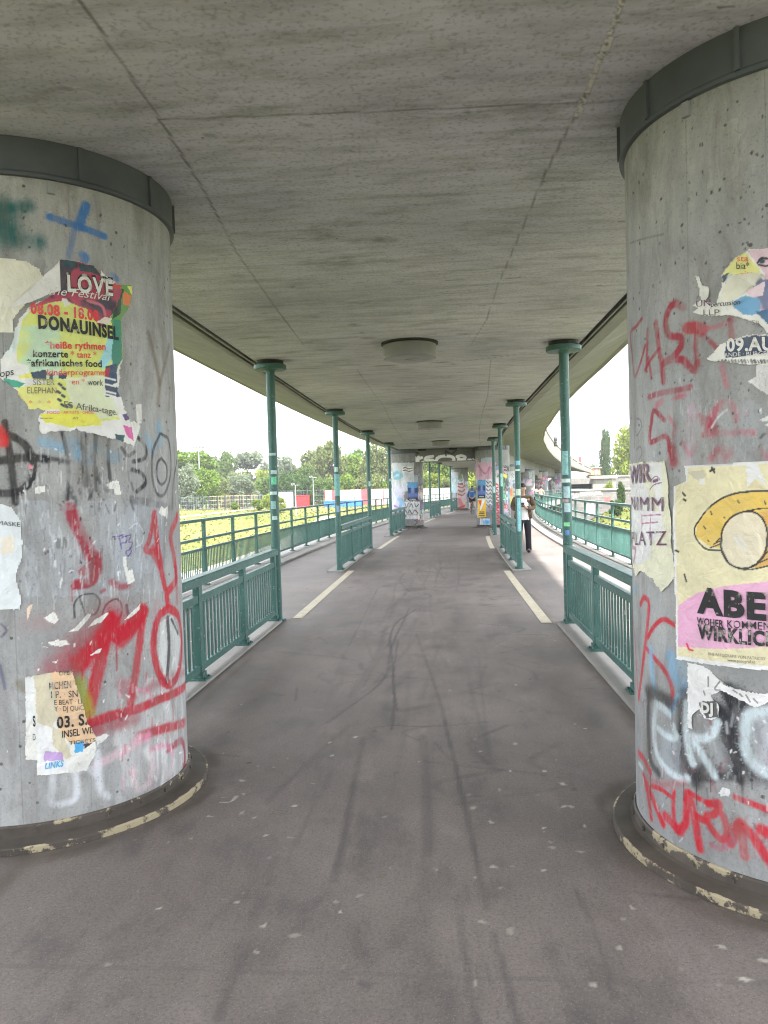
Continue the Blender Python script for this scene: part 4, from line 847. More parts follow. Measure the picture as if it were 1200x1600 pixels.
def mark(t0, t1, u):
    mb = MB(); strip(mb, np.linspace(t0, t1, 9), lambda t: [(u-.065, .004), (u+.065, .004)])
    mb.build('painted_line', M['line'], walk)
for a, b, u in ((10.05, 15.98, -1.62), (21.8, 27.6, -1.62), (38.6, 44, -1.62), (50, 56, -1.62), (9.4, 15.4, 1.56), (21.1, 26.5, 1.56), (38, 43.5, 1.56), (49.5, 55, 1.56)): mark(a, b, u)

# ------------------------------------------------------------------ railings, guard barriers, posts
def rail_bar(mb, ts, u, z, w, h):
    strip(mb, ts, lambda t: [(u-w/2, z-h/2), (u-w/2, z+h/2), (u+w/2, z+h/2), (u+w/2, z-h/2), (u-w/2, z-h/2)])
    for t in (ts[0], ts[-1]):
        mb.add([P(t, u-w/2, z-h/2), P(t, u+w/2, z-h/2), P(t, u+w/2, z+h/2), P(t, u-w/2, z+h/2)], [(0, 1, 2, 3)])
def balusters(mb, t0, t1, u, z0, z1, gap, w):
    n = max(2, int(round((t1-t0)/gap)))
    for i in range(1, n):
        t = t0+(t1-t0)*i/n; mb.box(P(t, u, (z0+z1)/2), (w*.7, w, z1-z0), heading(t))
def railing(name, label, ufun, t0, t1, step, zb):
    root = empty(name, P(t0, ufun(t0), zb), 0, label, 'railing'); inv = Matrix.Translation(-Vector(P(t0, ufun(t0), zb)))
    n = int((t1-t0)/step); ts = [t0+i*step for i in range(n+1)]; fine = np.arange(t0-.1, ts[-1]+.1, .9)
    out = []
    def bar(nm, z, w, h):
        mb = MB(); pr = lambda t: [(ufun(t)-w/2, z-h/2), (ufun(t)-w/2, z+h/2), (ufun(t)+w/2, z+h/2), (ufun(t)+w/2, z-h/2), (ufun(t)-w/2, z-h/2)]
        strip(mb, list(fine), pr); out.append(mb.build(nm, M['steel'], root))
    bar('handrail', zb+1.16, .085, .05); bar('middle_rail', zb+.83, .045, .045)
    for i, t in enumerate(ts):
        mb = MB(); h = heading(t); u = ufun(t)
        mb.box(P(t, u, zb+.575), (.05, .085, 1.12), h); po = mb.build('post', M['steel'], root); out.append(po)
        if t < 60: mb = MB(); mb.box(P(t, u, zb+.012), (.13, .15, .02), h); mb.box(P(t, u, zb+.10), (.065, .10, .03), h); mb.build('foot_plate', M['steel'], po)
        if i < n:
            a, b = t+.046, ts[i+1]-.046; mb = MB(); tt = [a, (a+b)/2, b]; uu = u
            for z, hh in ((.65, .045), (.11, .04)):
                strip(mb, tt, lambda q: [(ufun(q)-.02, zb+z-hh/2), (ufun(q)-.02, zb+z+hh/2), (ufun(q)+.02, zb+z+hh/2), (ufun(q)+.02, zb+z-hh/2), (ufun(q)-.02, zb+z-hh/2)])
            balusters(mb, a, b, ufun((a+b)/2), zb+.13, zb+.63, .092, .022)
            out.append(mb.build('baluster_panel', M['steel'], root))
    for o in out: o.matrix_parent_inverse = inv
railing('railing', 'long green balustrade along meadow side at left of walkway', lambda t: -3.92+.0*t, -5.2, 106, 1.86, .07)
railing('railing', 'long green balustrade curving away along grass bank at right of walkway', lambda t: 4.02+.004*np.clip(t-15, 0, 40), -5.0, 106, 1.86, .07)

def barrier(label, u, t0, t1, n, side):
    root = empty('guard_barrier', P(t0, u, 0), 0, label, 'barrier', 'green guard barriers between the pillars and posts'); inv = Matrix.Translation(-Vector(P(t0, u, 0))); out = []
    ts = np.linspace(t0, t1, n+1)
    mb = MB(); strip(mb, list(np.linspace(t0-.06, t1+.06, 8)), lambda t: [(u-.055, .868), (u-.055, .935), (u-.045, .947), (u+.045, .947), (u+.055, .935), (u+.055, .868), (u-.055, .868)])
    for t in (t0-.06, t1+.06): mb.add([P(t, u-.055, .868), P(t, u+.055, .868), P(t, u+.055, .935), P(t, u+.045, .947), P(t, u-.045, .947), P(t, u-.055, .935)], [(0, 1, 2, 3, 4, 5)])
    out.append(mb.build('handrail', M['steel'], root))
    for i, t in enumerate(ts):
        mb = MB(); h = heading(t); mb.box(P(t, u, .446), (.06, .10, .842), h, bev=.006); po = mb.build('post', M['steel'], root); out.append(po)
        mb = MB(); mb.box(P(t, u, .034), (.15, .17, .016), h); mb.box(P(t, u, .065), (.085, .125, .05), h)
        for a, c in ((-.05, -.06), (.05, -.06), (-.05, .06), (.05, .06)): mb.tube([P(t+a, u+c, .04), P(t+a, u+c, .056)], .009, 6)
        mb.build('foot_plate', M['steel'], po)
        if i < n:
            a, b = t+.052, ts[i+1]-.052; mb = MB(); m = (a+b)/2
            for z, hh in ((.745, .066), (.13, .06)):
                mb.beam(P(a, u, z), P(b, u, z), .045, hh)
            k = max(2, int(round((b-a)/.115)))
            for j in range(1, k):
                tt = a+(b-a)*j/k; mb.box(P(tt, u, .436), (.014, .034, .56), heading(tt))
            out.append(mb.build('baluster_panel', M['steel'], root))
    w0, w1 = (.26, .09) if side < 0 else (.15, .24)
    mb = MB(); strip(mb, list(np.linspace(t0-.3, t1+.02, 6)), lambda t: [(u-w0, .002), (u-w0+.005, .02), (u-w0+.02, .026), (u+w1-.02, .026), (u+w1-.005, .02), (u+w1, .002)])
    for t, s in ((t0-.3, 1), (t1+.02, -1)): mb.add([P(t, u-w0, .002), P(t, u-w0+.02, .026), P(t, u+w1-.02, .026), P(t, u+w1, .002)], [(0, 1, 2, 3)])
    out.append(mb.build('plinth', M['kerb'], root))
    for o in out: o.matrix_parent_inverse = inv
BL = [(5.15, 9.78, 3, 'nearest'), (16.1, 21.72, 3, 'second'), (27.68, 32.2, 3, 'third'), (44.1, 48.9, 3, 'fourth'), (56, 59, 2, 'farthest')]
BR = [(4.55, 9.3, 3, 'nearest'), (15.62, 20.95, 3, 'second'), (26.85, 31.4, 3, 'third'), (43.6, 48.4, 3, 'fourth'), (55, 58.6, 2, 'farthest')]
for a, b, n, w in BL: barrier('low green guard barrier in left row, %s from the big pillars' % w, -1.86, a, b, n, -1)
for a, b, n, w in BR: barrier('low green guard barrier in right row, %s from the big pillars' % w, 1.82, a, b, n, 1)
STK = {('L', 0): [(708, 712, (170, 180, 176), 1), (735, 741, (190, 196, 194), 1), (745, 757, (84, 190, 128), .7), (757, 760, (30, 60, 50), .6), (768, 773, (205, 205, 205), .9), (783, 795, (120, 150, 150), .8), (806, 812, (180, 190, 190), .5)],
       ('L', 1): [(730, 737, (205, 205, 208), .8), (741, 775, (92, 140, 142), .9), (790, 800, (120, 126, 168), .6)], ('L', 2): [(752, 760, (190, 200, 198), .7)], ('L', 3): [(748, 752, (200, 200, 200), .6)],
       ('R', 0): [(705, 742, (122, 164, 170), .9), (745, 747, (34, 36, 40), 1), (748, 754, (206, 206, 206), 1), (755, 757, (34, 36, 40), 1), (760, 778, (172, 184, 196), .9), (780, 785, (190, 120, 120), .8), (786, 800, (176, 186, 196), .7), (816, 822, (120, 200, 120), .6), (828, 836, (70, 90, 180), .5)],
       ('R', 1): [(720, 727, (120, 170, 206), .7), (733, 736, (210, 210, 206), .8), (764, 774, (206, 216, 190), .7), (778, 830, (120, 172, 190), .7)], ('R', 2): [(740, 760, (150, 190, 186), .7)], ('R', 3): [(760, 770, (180, 200, 200), .6)]}
SMAT = {}
def steel_post(side, i, t, u, label):
    b = P(t, u, 0); root = empty('steel_post', b, 0, label, 'post', 'green round posts holding the deck')
    mb = MB(); mb.tube([(0, 0, .002), (0, 0, 3.26)], .058, 20, caps=False); mb.lathe([(.0, .03), (.10, .03), (.105, .02), (.105, .001)], n=20); shf = mb.build('shaft', M['steel'], root)
    mb = MB(); mb.lathe([(.06, 3.235), (.07, 3.258), (.20, 3.266), (.21, 3.274), (.21, 3.322), (.2, 3.33), (0, 3.33)], n=36); mb.build('head_plate', M['steel'], root)
    mb = MB(); mb.lathe([(.175, 3.328), (.175, 3.381)], n=24); mb.build('bearing_pad', M['dark'], root)
    D = math.hypot(b[0], b[1]); face = math.atan2(-b[1], -b[0])
    for y0, y1, c, cover in STK.get((side, i), []):
        zc = []
        for y in (y0, y1):
            px = 600+b[0]/b[1]*F_PX; q = at_y(px+(y-770)*.02, y, b[1]); zc.append(q[2])
        mb = MB(); n = 10; rr = .0592+.0006*(y0 % 3); vs = []; c = tuple(int(.55*v+.45*w) for v, w in zip(c, (100, 140, 134))); sk = random.uniform(-.5, .5); cover *= random.uniform(.4, .75)
        for z in (zc[1], zc[0]):
            for k in range(n+1):
                a = face+sk*(1-cover)+(k/n-.5)*math.pi*1.1*cover; vs.append((rr*math.cos(a), rr*math.sin(a), z))
        mb.add(vs, [(k, k+1, n+2+k, n+1+k) for k in range(n)], 0, True)
        if c not in SMAT: SMAT[c] = plain('sticker_paper', alb(c), .6, .3, 40, bump=0)
        mb.build('sticker', SMAT[c], shf)
OW = ['nearest', 'second nearest', 'third nearest', 'fourth nearest', 'fifth nearest', 'sixth nearest', 'seventh nearest']
for i, t in enumerate(LPOST+[44, 49.0, 55.5]): steel_post('L', i, t, -1.87+(.02 if i < 1 else 0), 'green steel post with round head plate, %s in the left row' % OW[i])
for i, t in enumerate(RPOST+[43.5, 48.5, 55]): steel_post('R', i, t, 1.83, 'green steel post with round head plate, %s in the right row' % OW[i])

# ------------------------------------------------------------------ viaduct overhead
def zs(t): return 3.383-.75*sm((t-40)/75)*1.0
def ceil_ab(px, py):
    p = at_z(px, py, 3.383); t, u = tu(p); return u, t, math.dist((0, 0, EYE), p)/F_PX
Bt = list(np.arange(-22, 1.5, .5)); t = 1.5
while t < 24: Bt.append(t); t += max(.008, .0040*t)
Bt += list(np.arange(t, 105, .5))
cv = Canvas(np.linspace(-2.04, 2.04, 330), Bt, ceil_ab, 71); S, Fi = cv.stroke, cv.fill
JN = (78, 76, 70)
def seam(p, w=.014, a=.75, c=JN, wear=.3): cv.stroke_ab(p, w, c, .5, a, wear, False)
def cpx(pts): return [ceil_ab(*p)[:2] for p in pts]
seam(cpx([(90, -60), (125, 0), (190, 98), (250, 187)]), .012, .7); seam(cpx([(250, 187), (320, 300), (370, 395), (430, 480), (475, 540)]), .012, .7)
seam(cpx([(990, -50), (975, 0), (945, 75), (915, 150), (880, 215), (850, 275)]), .011, .6, (90, 84, 74)); seam(cpx([(850, 275), (815, 360), (780, 440), (760, 500), (735, 540)]), .009, .55)
seam(cpx([(250, 187), (600, 174), (900, 160)]), .014, .65); seam(cpx([(900, 158), (975, 156)]), .01, .4); seam(cpx([(490, 444), (640, 440), (815, 434)]), .009, .5); seam(cpx([(560, 388), (700, 384), (830, 383)]), .007, .3)
seam(cpx([(290, 558), (420, 578), (560, 573)]), .016, .7); seam(cpx([(560, 573), (720, 565), (800, 555), (900, 545)]), .016, .7)
seam(cpx([(557, 577), (600, 635), (640, 697)]), .014, .5); seam(cpx([(767, 562), (762, 620), (752, 697)]), .014, .5)
for j in range(8): seam([(-2, 14.8+4.6*j), (2, 14.4+4.6*j)], .02, .5)
r = np.random.default_rng(29)
q = cpx([(975, 0), (945, 75), (915, 150), (900, 180)])
for i in range(150):                                                              # lime crust along the right hand joint
    k = r.random()*2.999; j = int(k); f = k-j; a = q[j][0]*(1-f)+q[j+1][0]*f+r.normal(0, .006); b = q[j][1]*(1-f)+q[j+1][1]*f+r.normal(0, .01)
    cv.stroke_ab([(a, b), (a+r.normal(0, .006), b+r.normal(0, .012))], r.uniform(.006, .015), (196, 194, 184) if r.random() < .75 else (112, 106, 94), .4, .85, .2)
for x, y, w, a in ((603, 375, 26, .6), (328, 211, 14, .6), (330, 150, 12, .35), (480, 195, 10, .4), (592, 190, 7, .7), (548, 235, 5, .5), (736, 264, 8, .4), (650, 320, 5, .5), (522, 352, 4, .8), (100, 137, 14, .5), (202, 172, 10, .5), (724, 522, 14, .5), (576, 528, 16, .5), (560, 275, 5, .5), (700, 120, 7, .4), (712, 110, 4, .5), (510, 55, 30, .3), (730, 175, 8, .5), (880, 300, 6, .4), (450, 300, 8, .3)):
    u, t, k = ceil_ab(x, y); cv.stroke_ab([(u-w*k*.35, t), (u+w*k*.35, t+.01)], w*k*.8, (84, 82, 76), .6, a, .3)
for x, y, w in ((495, 60, 40), (300, 5, 30), (540, 20, 50), (640, 330, 30), (560, 320, 24), (420, 190, 20), (335, 75, 10)):
    u, t, k = ceil_ab(x, y); cv.stroke_ab([(u-w*k*.4, t), (u+w*k*.4, t+.03)], w*k*.45, (170, 170, 160), .9, .35, .6)
for i in range(120):
    u, t = r.uniform(-2, 2), r.uniform(2, 12); cv.stroke_ab([(u, t), (u+r.uniform(.0, .12), t)], r.uniform(.006, .018), (80, 78, 72), .5, r.uniform(.25, .7), .3)
for i in range(70):
    u, t = r.uniform(-1.9, 1.9), r.uniform(3, 22); cv.stroke_ab([(u, t), (u+r.uniform(.2, .9), t+r.normal(0, .02))], r.uniform(.02, .08), (92, 92, 85), .9, r.uniform(.15, .4), .6)
via = empty('viaduct', P(0, 0, 3.4), 0, 'long curved grey concrete viaduct deck passing overhead with cream parapet', 'viaduct'); vinv = Matrix.Translation(-Vector(P(0, 0, 3.4)))
vp = [cv.build('soffit', M['soffit'], lambda A, B, L: np.stack([Cx(B)+A*frame(B)[1], B+A*frame(B)[2], zs(B)+0*A], -1), via, uv=True)]
TV = list(np.arange(-22, 104.1, .8))
LE = lambda t: 3.68
def interp(t, xs, ys): return float(np.interp(t, xs, ys))
def RE(t): return interp(t, [-20, 11, 19, 31, 45, 60, 104], [3.2, 3.28, 3.62, 4.2, 4.7, 4.9, 4.9])
def RZ(t): return interp(t, [-20, 15, 31, 50, 63, 73, 84, 92, 104], [3.88, 3.9, 4.15, 4.7, 5.0, 4.7, 4.12, 3.84, 3.2])
def RH(t): return interp(t, [-20, 50, 70, 84, 92, 104], [1.3, 1.4, 1.5, 1.45, 1.05, .65])
def RW(t): return interp(t, [-20, 24, 45, 75, 88, 104], [3.43, 3.45, 4.1, 4.35, 4.15, 3.5])
mb = MB(); strip(mb, TV, lambda t: [(-2.04, zs(t)), (-2.042, zs(t)+.06), (-2.11, zs(t)+.06), (-2.112, zs(t)+.02), (-2.3, zs(t)+.05), (-LE(t)+.12, 3.86), (-LE(t)+.1, 3.875), (-LE(t)+.02, 3.875), (-LE(t), 3.90)], smooth=False)
vp.append(mb.build('cantilever_wing', M['wing'], via))
mb = MB(); strip(mb, TV, lambda t: [(2.04, zs(t)), (2.042, zs(t)+.06), (2.11, zs(t)+.06), (2.112, zs(t)+.02), (2.16, max(RW(t)-.05, zs(t)+.03)), (2.4, RW(t)+.03), (RE(t)-.14, RZ(t)-.05), (RE(t)-.12, RZ(t)-.03), (RE(t)-.02, RZ(t)-.03), (RE(t), RZ(t))], smooth=False)
o = mb.build('cantilever_wing', M['wing'], via); vp.append(o)
mb = MB(); strip(mb, TV, lambda t: [(-LE(t), 3.9), (-LE(t)-.02, 5.1), (-LE(t)+.2, 5.1), (-LE(t)+.2, 4.3)]); vp.append(mb.build('parapet', M['fascia'], via))
mb = MB(); strip(mb, TV, lambda t: [(RE(t), RZ(t)), (RE(t)+.03, RZ(t)+.22), (RE(t)-.0, RZ(t)+.235), (RE(t)+.0, RZ(t)+RH(t)-.16), (RE(t)+.05, RZ(t)+RH(t)-.15), (RE(t)+.05, RZ(t)+RH(t)), (RE(t)-.22, RZ(t)+RH(t)), (RE(t)-.22, RZ(t)+.3)]); vp.append(mb.build('parapet', M['fascia'], via))
mb = MB(); strip(mb, TV, lambda t: [(-LE(t)+.2, 4.3), (0, 4.3+interp(t, [-20, 50, 104], [0, .3, -.8])), (RE(t)-.22, RZ(t)+.3)]); vp.append(mb.build('track_bed', M['slab'], via))
mb = MB()                                                                          # drip edge joints across the right wing
for t in (21.6, 40, 60):
    strip(mb, [t, t+.03], lambda q: [(2.5, RW(q)+.028), (RE(q)-.15, RZ(q)-.056)])
vp.append(mb.build('joint_strip', M['dark'], via))
for o in vp: o.matrix_parent_inverse = vinv
# paint high on the far web is soot and old tags
for side, u, s in (('left', -2.09, 1), ('right', 2.09, -1)):
    mb = MB(); pts = []
    for t in np.arange(1, 36, .5): pts.append(P(t, u-.02*s*(1 if side == 'left' else 1), 3.372-.012*abs(math.sin(t*.52))-.0))
    mb.tube(pts, .014, 6); tag(mb.build('electric_cable', M['dark']), 'thin black cable along the deck joint above the %s posts' % side, 'cable')
# ceiling lamps
def lamp(t, label):
    root = empty('ceiling_lamp', P(t, 0, zs(t)), 0, label, 'lamp', 'round grey lamps under the deck')
    mb = MB(); mb.lathe([(0, .002), (.335, .002), (.335, -.02), (.30, -.024)], n=48); mb.build('mounting_plate', M['dark'], root)
    mb = MB(); mb.lathe([(.30, -.022), (.312, -.03), (.314, -.165), (.306, -.182), (.29, -.186)], n=48); hs = mb.build('housing', M['lamp'], root)
    mb = MB(); mb.lathe([(.292, -.185), (.24, -.194), (.08, -.199), (.078, -.206), (0, -.207)], n=48); mb.build('diffuser', M['diff'], hs)
lamp(9.1, 'large round drum lamp, nearest on the ceiling'); lamp(19.6, 'round drum lamp, second along the ceiling'); lamp(27.6, 'round drum lamp just in front of the graffiti beam')
# ------------------------------------------------------------------ far pillars and the beam with white lettering
def far_pillar(t, u, label, seed, detail, res=.012):
    x, y, _ = P(t, u); pl = Pillar(x, y, .72); cv = pl.canvas(res, seed, .13, 3.2); r = np.random.default_rng(seed)
    h = math.pi*.72
    for i in range(9):                                                            # pasted paper in all stages of decay
        a, b = r.uniform(-1.3, 1.0), r.uniform(.5, 2.5); w, q = r.uniform(.3, .7), r.uniform(.3, .9)
        sl, m = cv.inside([(a, b), (a+w, b+.02), (a+w, b+q), (a, b+q-.03)], .03); c = [(176, 176, 178), (160, 168, 178), (152, 164, 172), (182, 172, 160)][r.integers(4)]
        cv.over(sl, alb(c), m*r.uniform(.4, .85))
    pal = [RED, BLK, BLK, (60, 62, 70), WHT, LBL, (120, 70, 150), (60, 140, 110), PNK]
    for i in range(26): scribble(cv, r.uniform(-1.4, .7), r.uniform(.3, 2.6), r.uniform(.35, .9), r.uniform(.15, .4), pal[r.integers(len(pal))], r.uniform(.016, .05), r, r.integers(3, 6))
    detail(cv)
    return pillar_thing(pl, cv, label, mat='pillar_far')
def box4(x0, y0, x1, y1): return [(x0, y0), (x1, y0), (x1, y1), (x0, y1)]
def blue_bill(cv, x0, y0, x1, y1):
    cv.fill(box4(x0, y0, x1, y1), (40, 62, 104), 1, .004); w, h = x1-x0, y1-y0
    cv.fill(box4(x0, y0, x1, y0+h*.3), (92, 150, 190), .9, .03); cv.stroke([(x0+w*.5, y0+h*.35), (x0+w*.5, y0+h*.6)], w*.35, (120, 150, 206), .6, .9, .1); cv.stroke([(x0+w*.15, y0+h*.72), (x0+w*.85, y0+h*.7)], h*.2, (96, 120, 190), .7, .9, .1)
    cv.fill(box4(x0, y1-h*.14, x1, y1), (24, 30, 44), 1, .004); cv.stroke([(x0+w*.2, y1-h*.07), (x0+w*.8, y1-h*.07)], h*.035, (210, 214, 220), .2, 1, .2)
def d_2l(cv):
    F, S = cv.fill, cv.stroke
    F(box4(612, 723, 647, 768), (192, 196, 198), .75, .02); S([(615, 742), (621, 738), (627, 744), (617, 748)], 5, (84, 164, 190), .5, .95); F(box4(628, 729, 646, 738), (206, 206, 204), 1, .01)
    for y in (731.5, 735.5): S([(630, y), (634, y-1), (638, y+1), (644, y)], 1.6, BLK, .3, .95, .2, True)
    F(box4(612, 760, 632, 798), (188, 186, 204), .8, .03); S([(622, 780), (628, 784), (625, 792)], 5, LBL, .6, .9); S([(614, 770), (618, 780), (613, 796)], 3, (206, 208, 216), .4, .9); S([(616, 790), (630, 796)], 3, (120, 80, 120), .4, .8)
    blue_bill(cv, 637, 753.5, 653, 782); F(box4(632, 784, 656, 804), (196, 197, 196), .9, .02)
    for p in ([(633, 787), (635, 793), (638, 786)], [(640, 792), (643, 787), (645, 793)], [(648, 786), (650, 792), (654, 788)], [(633, 797), (637, 802), (640, 797), (644, 803), (648, 797), (653, 802)]): S(p, 1.5, BLK, .3, .95)
    F(box4(635, 805, 656, 811), (212, 212, 210), .95, .02); S([(648, 813), (652, 816), (648, 820)], 1.2, BLK, .3, .9)
def d_2r(cv):
    F, S = cv.fill, cv.stroke
    F(box4(744, 722, 775, 749), (194, 148, 168), .8, .03); S([(748, 728), (758, 740), (766, 730), (772, 742)], 3, (170, 90, 126), .5, .8); blue_bill(cv, 746.5, 750, 758.5, 778)
    F(box4(759, 748, 769, 790), (200, 200, 202), .9, .01)
    for y in range(752, 790, 6): S([(760, y), (763, y+3), (766, y), (768, y+3)], 1.5, (44, 44, 48), .3, .95)
    F(box4(750, 810, 766, 821), (196, 206, 214), .9, .01); S([(757, 816), (764, 816)], 6, (84, 160, 210), .5, .95); S([(752, 811), (750, 820)], 2, WHT, .4, .9)
    F(box4(774, 746, 782, 784), (206, 200, 204), .9, .02)
    for y in range(756, 815, 8): S([(775, y), (781, y+4), (776, y+6)], 2.2, RED, .3, .95)
    S([(788, 756), (785, 766), (789, 778)], 4, (70, 170, 110), .5, .95); S([(786, 742), (791, 745)], 5, (220, 206, 70), .5, .9)
def d_3l(cv):
    F, S = cv.fill, cv.stroke
    F(box4(701, 738, 716, 770), (170, 194, 206), .7, .03); F(box4(714, 758, 729, 796), (196, 176, 172), .7, .03); S([(722, 742), (724, 752), (718, 754)], 2, WHT, .4, .9); S([(716, 740), (723, 748)], 5, (130, 150, 96), .7, .7)
    for y in (760, 766, 772): S([(716, y), (722, y+2), (726, y-1)], 2, (130, 40, 50), .4, .95)
    S([(718, 780), (724, 792)], 5, (204, 110, 120), .6, .9); S([(717, 794), (726, 790)], 3, (190, 60, 60), .5, .9)
def d_3r(cv):
    S = cv.stroke; S([(796, 770), (797, 790)], 12, (220, 196, 60), .5, .95, .1); S([(797, 765), (798, 772)], 8, (214, 90, 50), .6, .9); S([(797, 745), (797, 760)], 8, (200, 196, 204), .6, .8)
far_pillar(33.1, -1.83, 'graffiti pillar under left end of lettered beam with dark blue bill', 101, d_2l)
far_pillar(32.6, 1.86, 'pink and white graffiti pillar under right end of lettered beam with yellow poster', 102, d_2r)
far_pillar(59.8, -1.75, 'third pillar of left row with pale blue and reddish paint, beyond lettered beam', 103, d_3l, .02)
far_pillar(59.4, 1.9, 'third pillar of right row with yellow paint, partly hidden by nearer pillar', 104, d_3r, .02)
nod = lambda cv: None
far_pillar(76.5, 2.25, 'far tagged pillar under curving deck, first beyond the balustrade bend', 105, nod, .03)
far_pillar(86.5, 2.25, 'far tagged pillar under curving deck, between two other far pillars', 106, nod, .03)
far_pillar(96, 2.25, 'far tagged pillar under curving deck, closest to the stone abutment', 107, nod, .03)
far_pillar(78.5, -1.9, 'far pillar of left row in the shade deep under the deck', 108, nod, .03)
# yellow poster on the second right pillar
x, y, _ = P(32.6, 1.86); p2 = Pillar(x, y, .723)
cv = p2.paper((745, 777, 762, 811), .008, 131); F, S = cv.fill, cv.stroke
F([(746.5, 779.5), (759.5, 779), (760, 808), (746.5, 809)], (236, 172, 40), 1, .002, paper=True); F([(747.5, 782), (752, 782), (753, 796)], (206, 70, 44), 1, .002); F([(754, 781), (758.5, 781), (751.5, 798), (750, 795)], (226, 222, 214), 1, .002); F(box4(746.5, 779, 760, 780.6), (232, 206, 150), 1, .002)
for y, x0, x1 in ((800, 750, 756.5), (802.5, 749, 756.5), (805.3, 748.5, 757)): S([(x0, y), (x1, y)], 1.7, BLK, .2, .95, .1)
poster(p2, cv, 'yellow_poster', 'small bright yellow poster with red and white wedges on second right pillar', [], [], off=.006)
# beam
TB = 33.1
def beam_ab(px, py):
    y0 = P(TB, 0)[1]-.45; p = at_y(px, py, y0); x = p[0]
    return x, p[2], F_PX and math.dist((0, 0, EYE), p)/F_PX
hb = heading(TB); bx, by, _ = P(TB, 0)
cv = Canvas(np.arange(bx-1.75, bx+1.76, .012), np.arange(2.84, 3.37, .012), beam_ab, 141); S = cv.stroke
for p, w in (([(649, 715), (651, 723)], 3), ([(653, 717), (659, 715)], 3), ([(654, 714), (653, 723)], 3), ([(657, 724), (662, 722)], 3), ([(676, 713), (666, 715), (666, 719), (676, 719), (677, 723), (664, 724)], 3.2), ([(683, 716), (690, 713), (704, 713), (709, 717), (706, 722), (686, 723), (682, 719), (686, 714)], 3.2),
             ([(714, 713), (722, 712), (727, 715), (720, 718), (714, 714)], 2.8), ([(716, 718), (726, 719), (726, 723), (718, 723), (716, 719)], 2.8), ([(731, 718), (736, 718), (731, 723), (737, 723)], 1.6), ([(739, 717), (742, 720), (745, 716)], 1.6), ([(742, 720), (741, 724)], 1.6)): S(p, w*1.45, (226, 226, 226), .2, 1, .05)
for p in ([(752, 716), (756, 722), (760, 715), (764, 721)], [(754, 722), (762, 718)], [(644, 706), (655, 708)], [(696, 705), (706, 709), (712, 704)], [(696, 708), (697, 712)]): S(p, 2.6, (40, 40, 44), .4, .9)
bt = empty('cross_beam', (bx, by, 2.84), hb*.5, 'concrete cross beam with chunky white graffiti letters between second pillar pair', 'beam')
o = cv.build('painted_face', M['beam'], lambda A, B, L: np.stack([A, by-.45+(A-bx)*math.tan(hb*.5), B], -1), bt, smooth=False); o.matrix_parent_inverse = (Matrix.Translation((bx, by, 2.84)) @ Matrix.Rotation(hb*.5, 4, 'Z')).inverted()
mb = MB(); mb.box((0, .0, .262), (3.5, .88, .52), 0, bev=.012); mb.build('body', M['wing'], bt)
mb = MB(); mb.box((0, -.02, .555), (4.3, .5, .05)); 
for x in (-1.6, -1.1, .2, 1.3, 1.75): mb.box((x, -.47, .51), (.34, .04, .1))
mb.build('joint_gap', M['dark'], bt)

# ------------------------------------------------------------------ ground, hills and the meadow
def ground_z(x, y):
    x = np.asarray(x, float); y = np.asarray(y, float); t = np.clip(y, -20, 106)
    d = x-Cx(t)
    left = -4.0+3.55*sm(np.maximum((-d-14)/95, (y-28)/88))+.25*np.sin(x*.05+y*.03)*sm((-d-20)/40)
    right = -3.4+2.6*sm((t-35)/45)*sm((d-4)/8)+.9*sm((d-14)/50)
    far = sm((y-95)/50)
    z = np.where(d < 0, left, right); k = sm((d+6)/12); z = left*(1-k)+right*k
    z = z*(1-far)+(-.75+.25*np.sin(x*.02))*far
    return z
def axis(lo, hi, near, far, mid=0):
    out = [mid]; 
    while out[-1] < hi: out.append(out[-1]+near+(abs(out[-1]-mid)/60)**1.3*far)
    neg = [mid]
    while neg[-1] > lo: neg.append(neg[-1]-near-(abs(neg[-1]-mid)/60)**1.3*far)
    return np.array(sorted(set(neg[1:]+out)))
GX, GY = axis(-2500, 2500, 1.6, 2.5), axis(-400, 4200, 1.6, 2.5, 20)
X, Y = np.meshgrid(GX, GY); Z = ground_z(X, Y); n, m = Z.shape
mb = MB(); V = np.stack([X, Y, Z], -1).reshape(-1, 3); mb.v = [tuple(v) for v in V]; mb.f = [(i*m+j, i*m+j+1, (i+1)*m+j+1, (i+1)*m+j) for i in range(n-1) for j in range(m-1)]; mb.mi = [0]*len(mb.f); mb.sm = [True]*len(mb.f)
tag(mb.build('meadow', M['grass']), kind='structure', label='green and straw coloured meadow sloping below the bridge', cat='meadow')
def path(name, pts, w, c, label):
    mb = MB(); q = catmull(pts, 12); vs = []
    for i in range(len(q)):
        d = q[min(i+1, len(q)-1)]-q[max(i-1, 0)]; d = d/np.hypot(*d); nrm = np.array([-d[1], d[0]])
        for s in (-1, -.33, .33, 1):
            p = q[i]+nrm*s*w/2; vs.append((p[0], p[1], float(ground_z(p[0], p[1]))+.05))
    mb.add(vs, [(i*4+j, i*4+j+1, i*4+j+5, i*4+j+4) for i in range(len(q)-1) for j in range(3)], 0, True)
    tag(mb.build(name, plain(name+'_gravel', c, .9, .15, 1.2)), kind='structure', label=label)
path('footpath', [(-60, 26), (-30, 36), (-15, 46), (-9, 62), (-6, 90)], 2.2, (.42, .38, .32), 'pale gravel footpath across the lower meadow')
path('footpath', [(-75, 66), (-40, 78), (-22, 98), (-16, 130)], 1.6, (.36, .28, .20), 'worn earth footpath climbing the meadow')
hm = MB(); xs = np.linspace(-1500, 900, 60)
vs = []
for i, x in enumerate(xs):
    h = 60+45*math.sin(i*.21+1)+18*math.sin(i*.57)
    vs += [(x, 2600, -5), (x, 2750, max(20, h)), (x, 3100, -5)]
hm.add(vs, [(i*3+j, i*3+j+3, i*3+j+4, i*3+j+1) for i in range(len(xs)-1) for j in range(2)], 0, True)
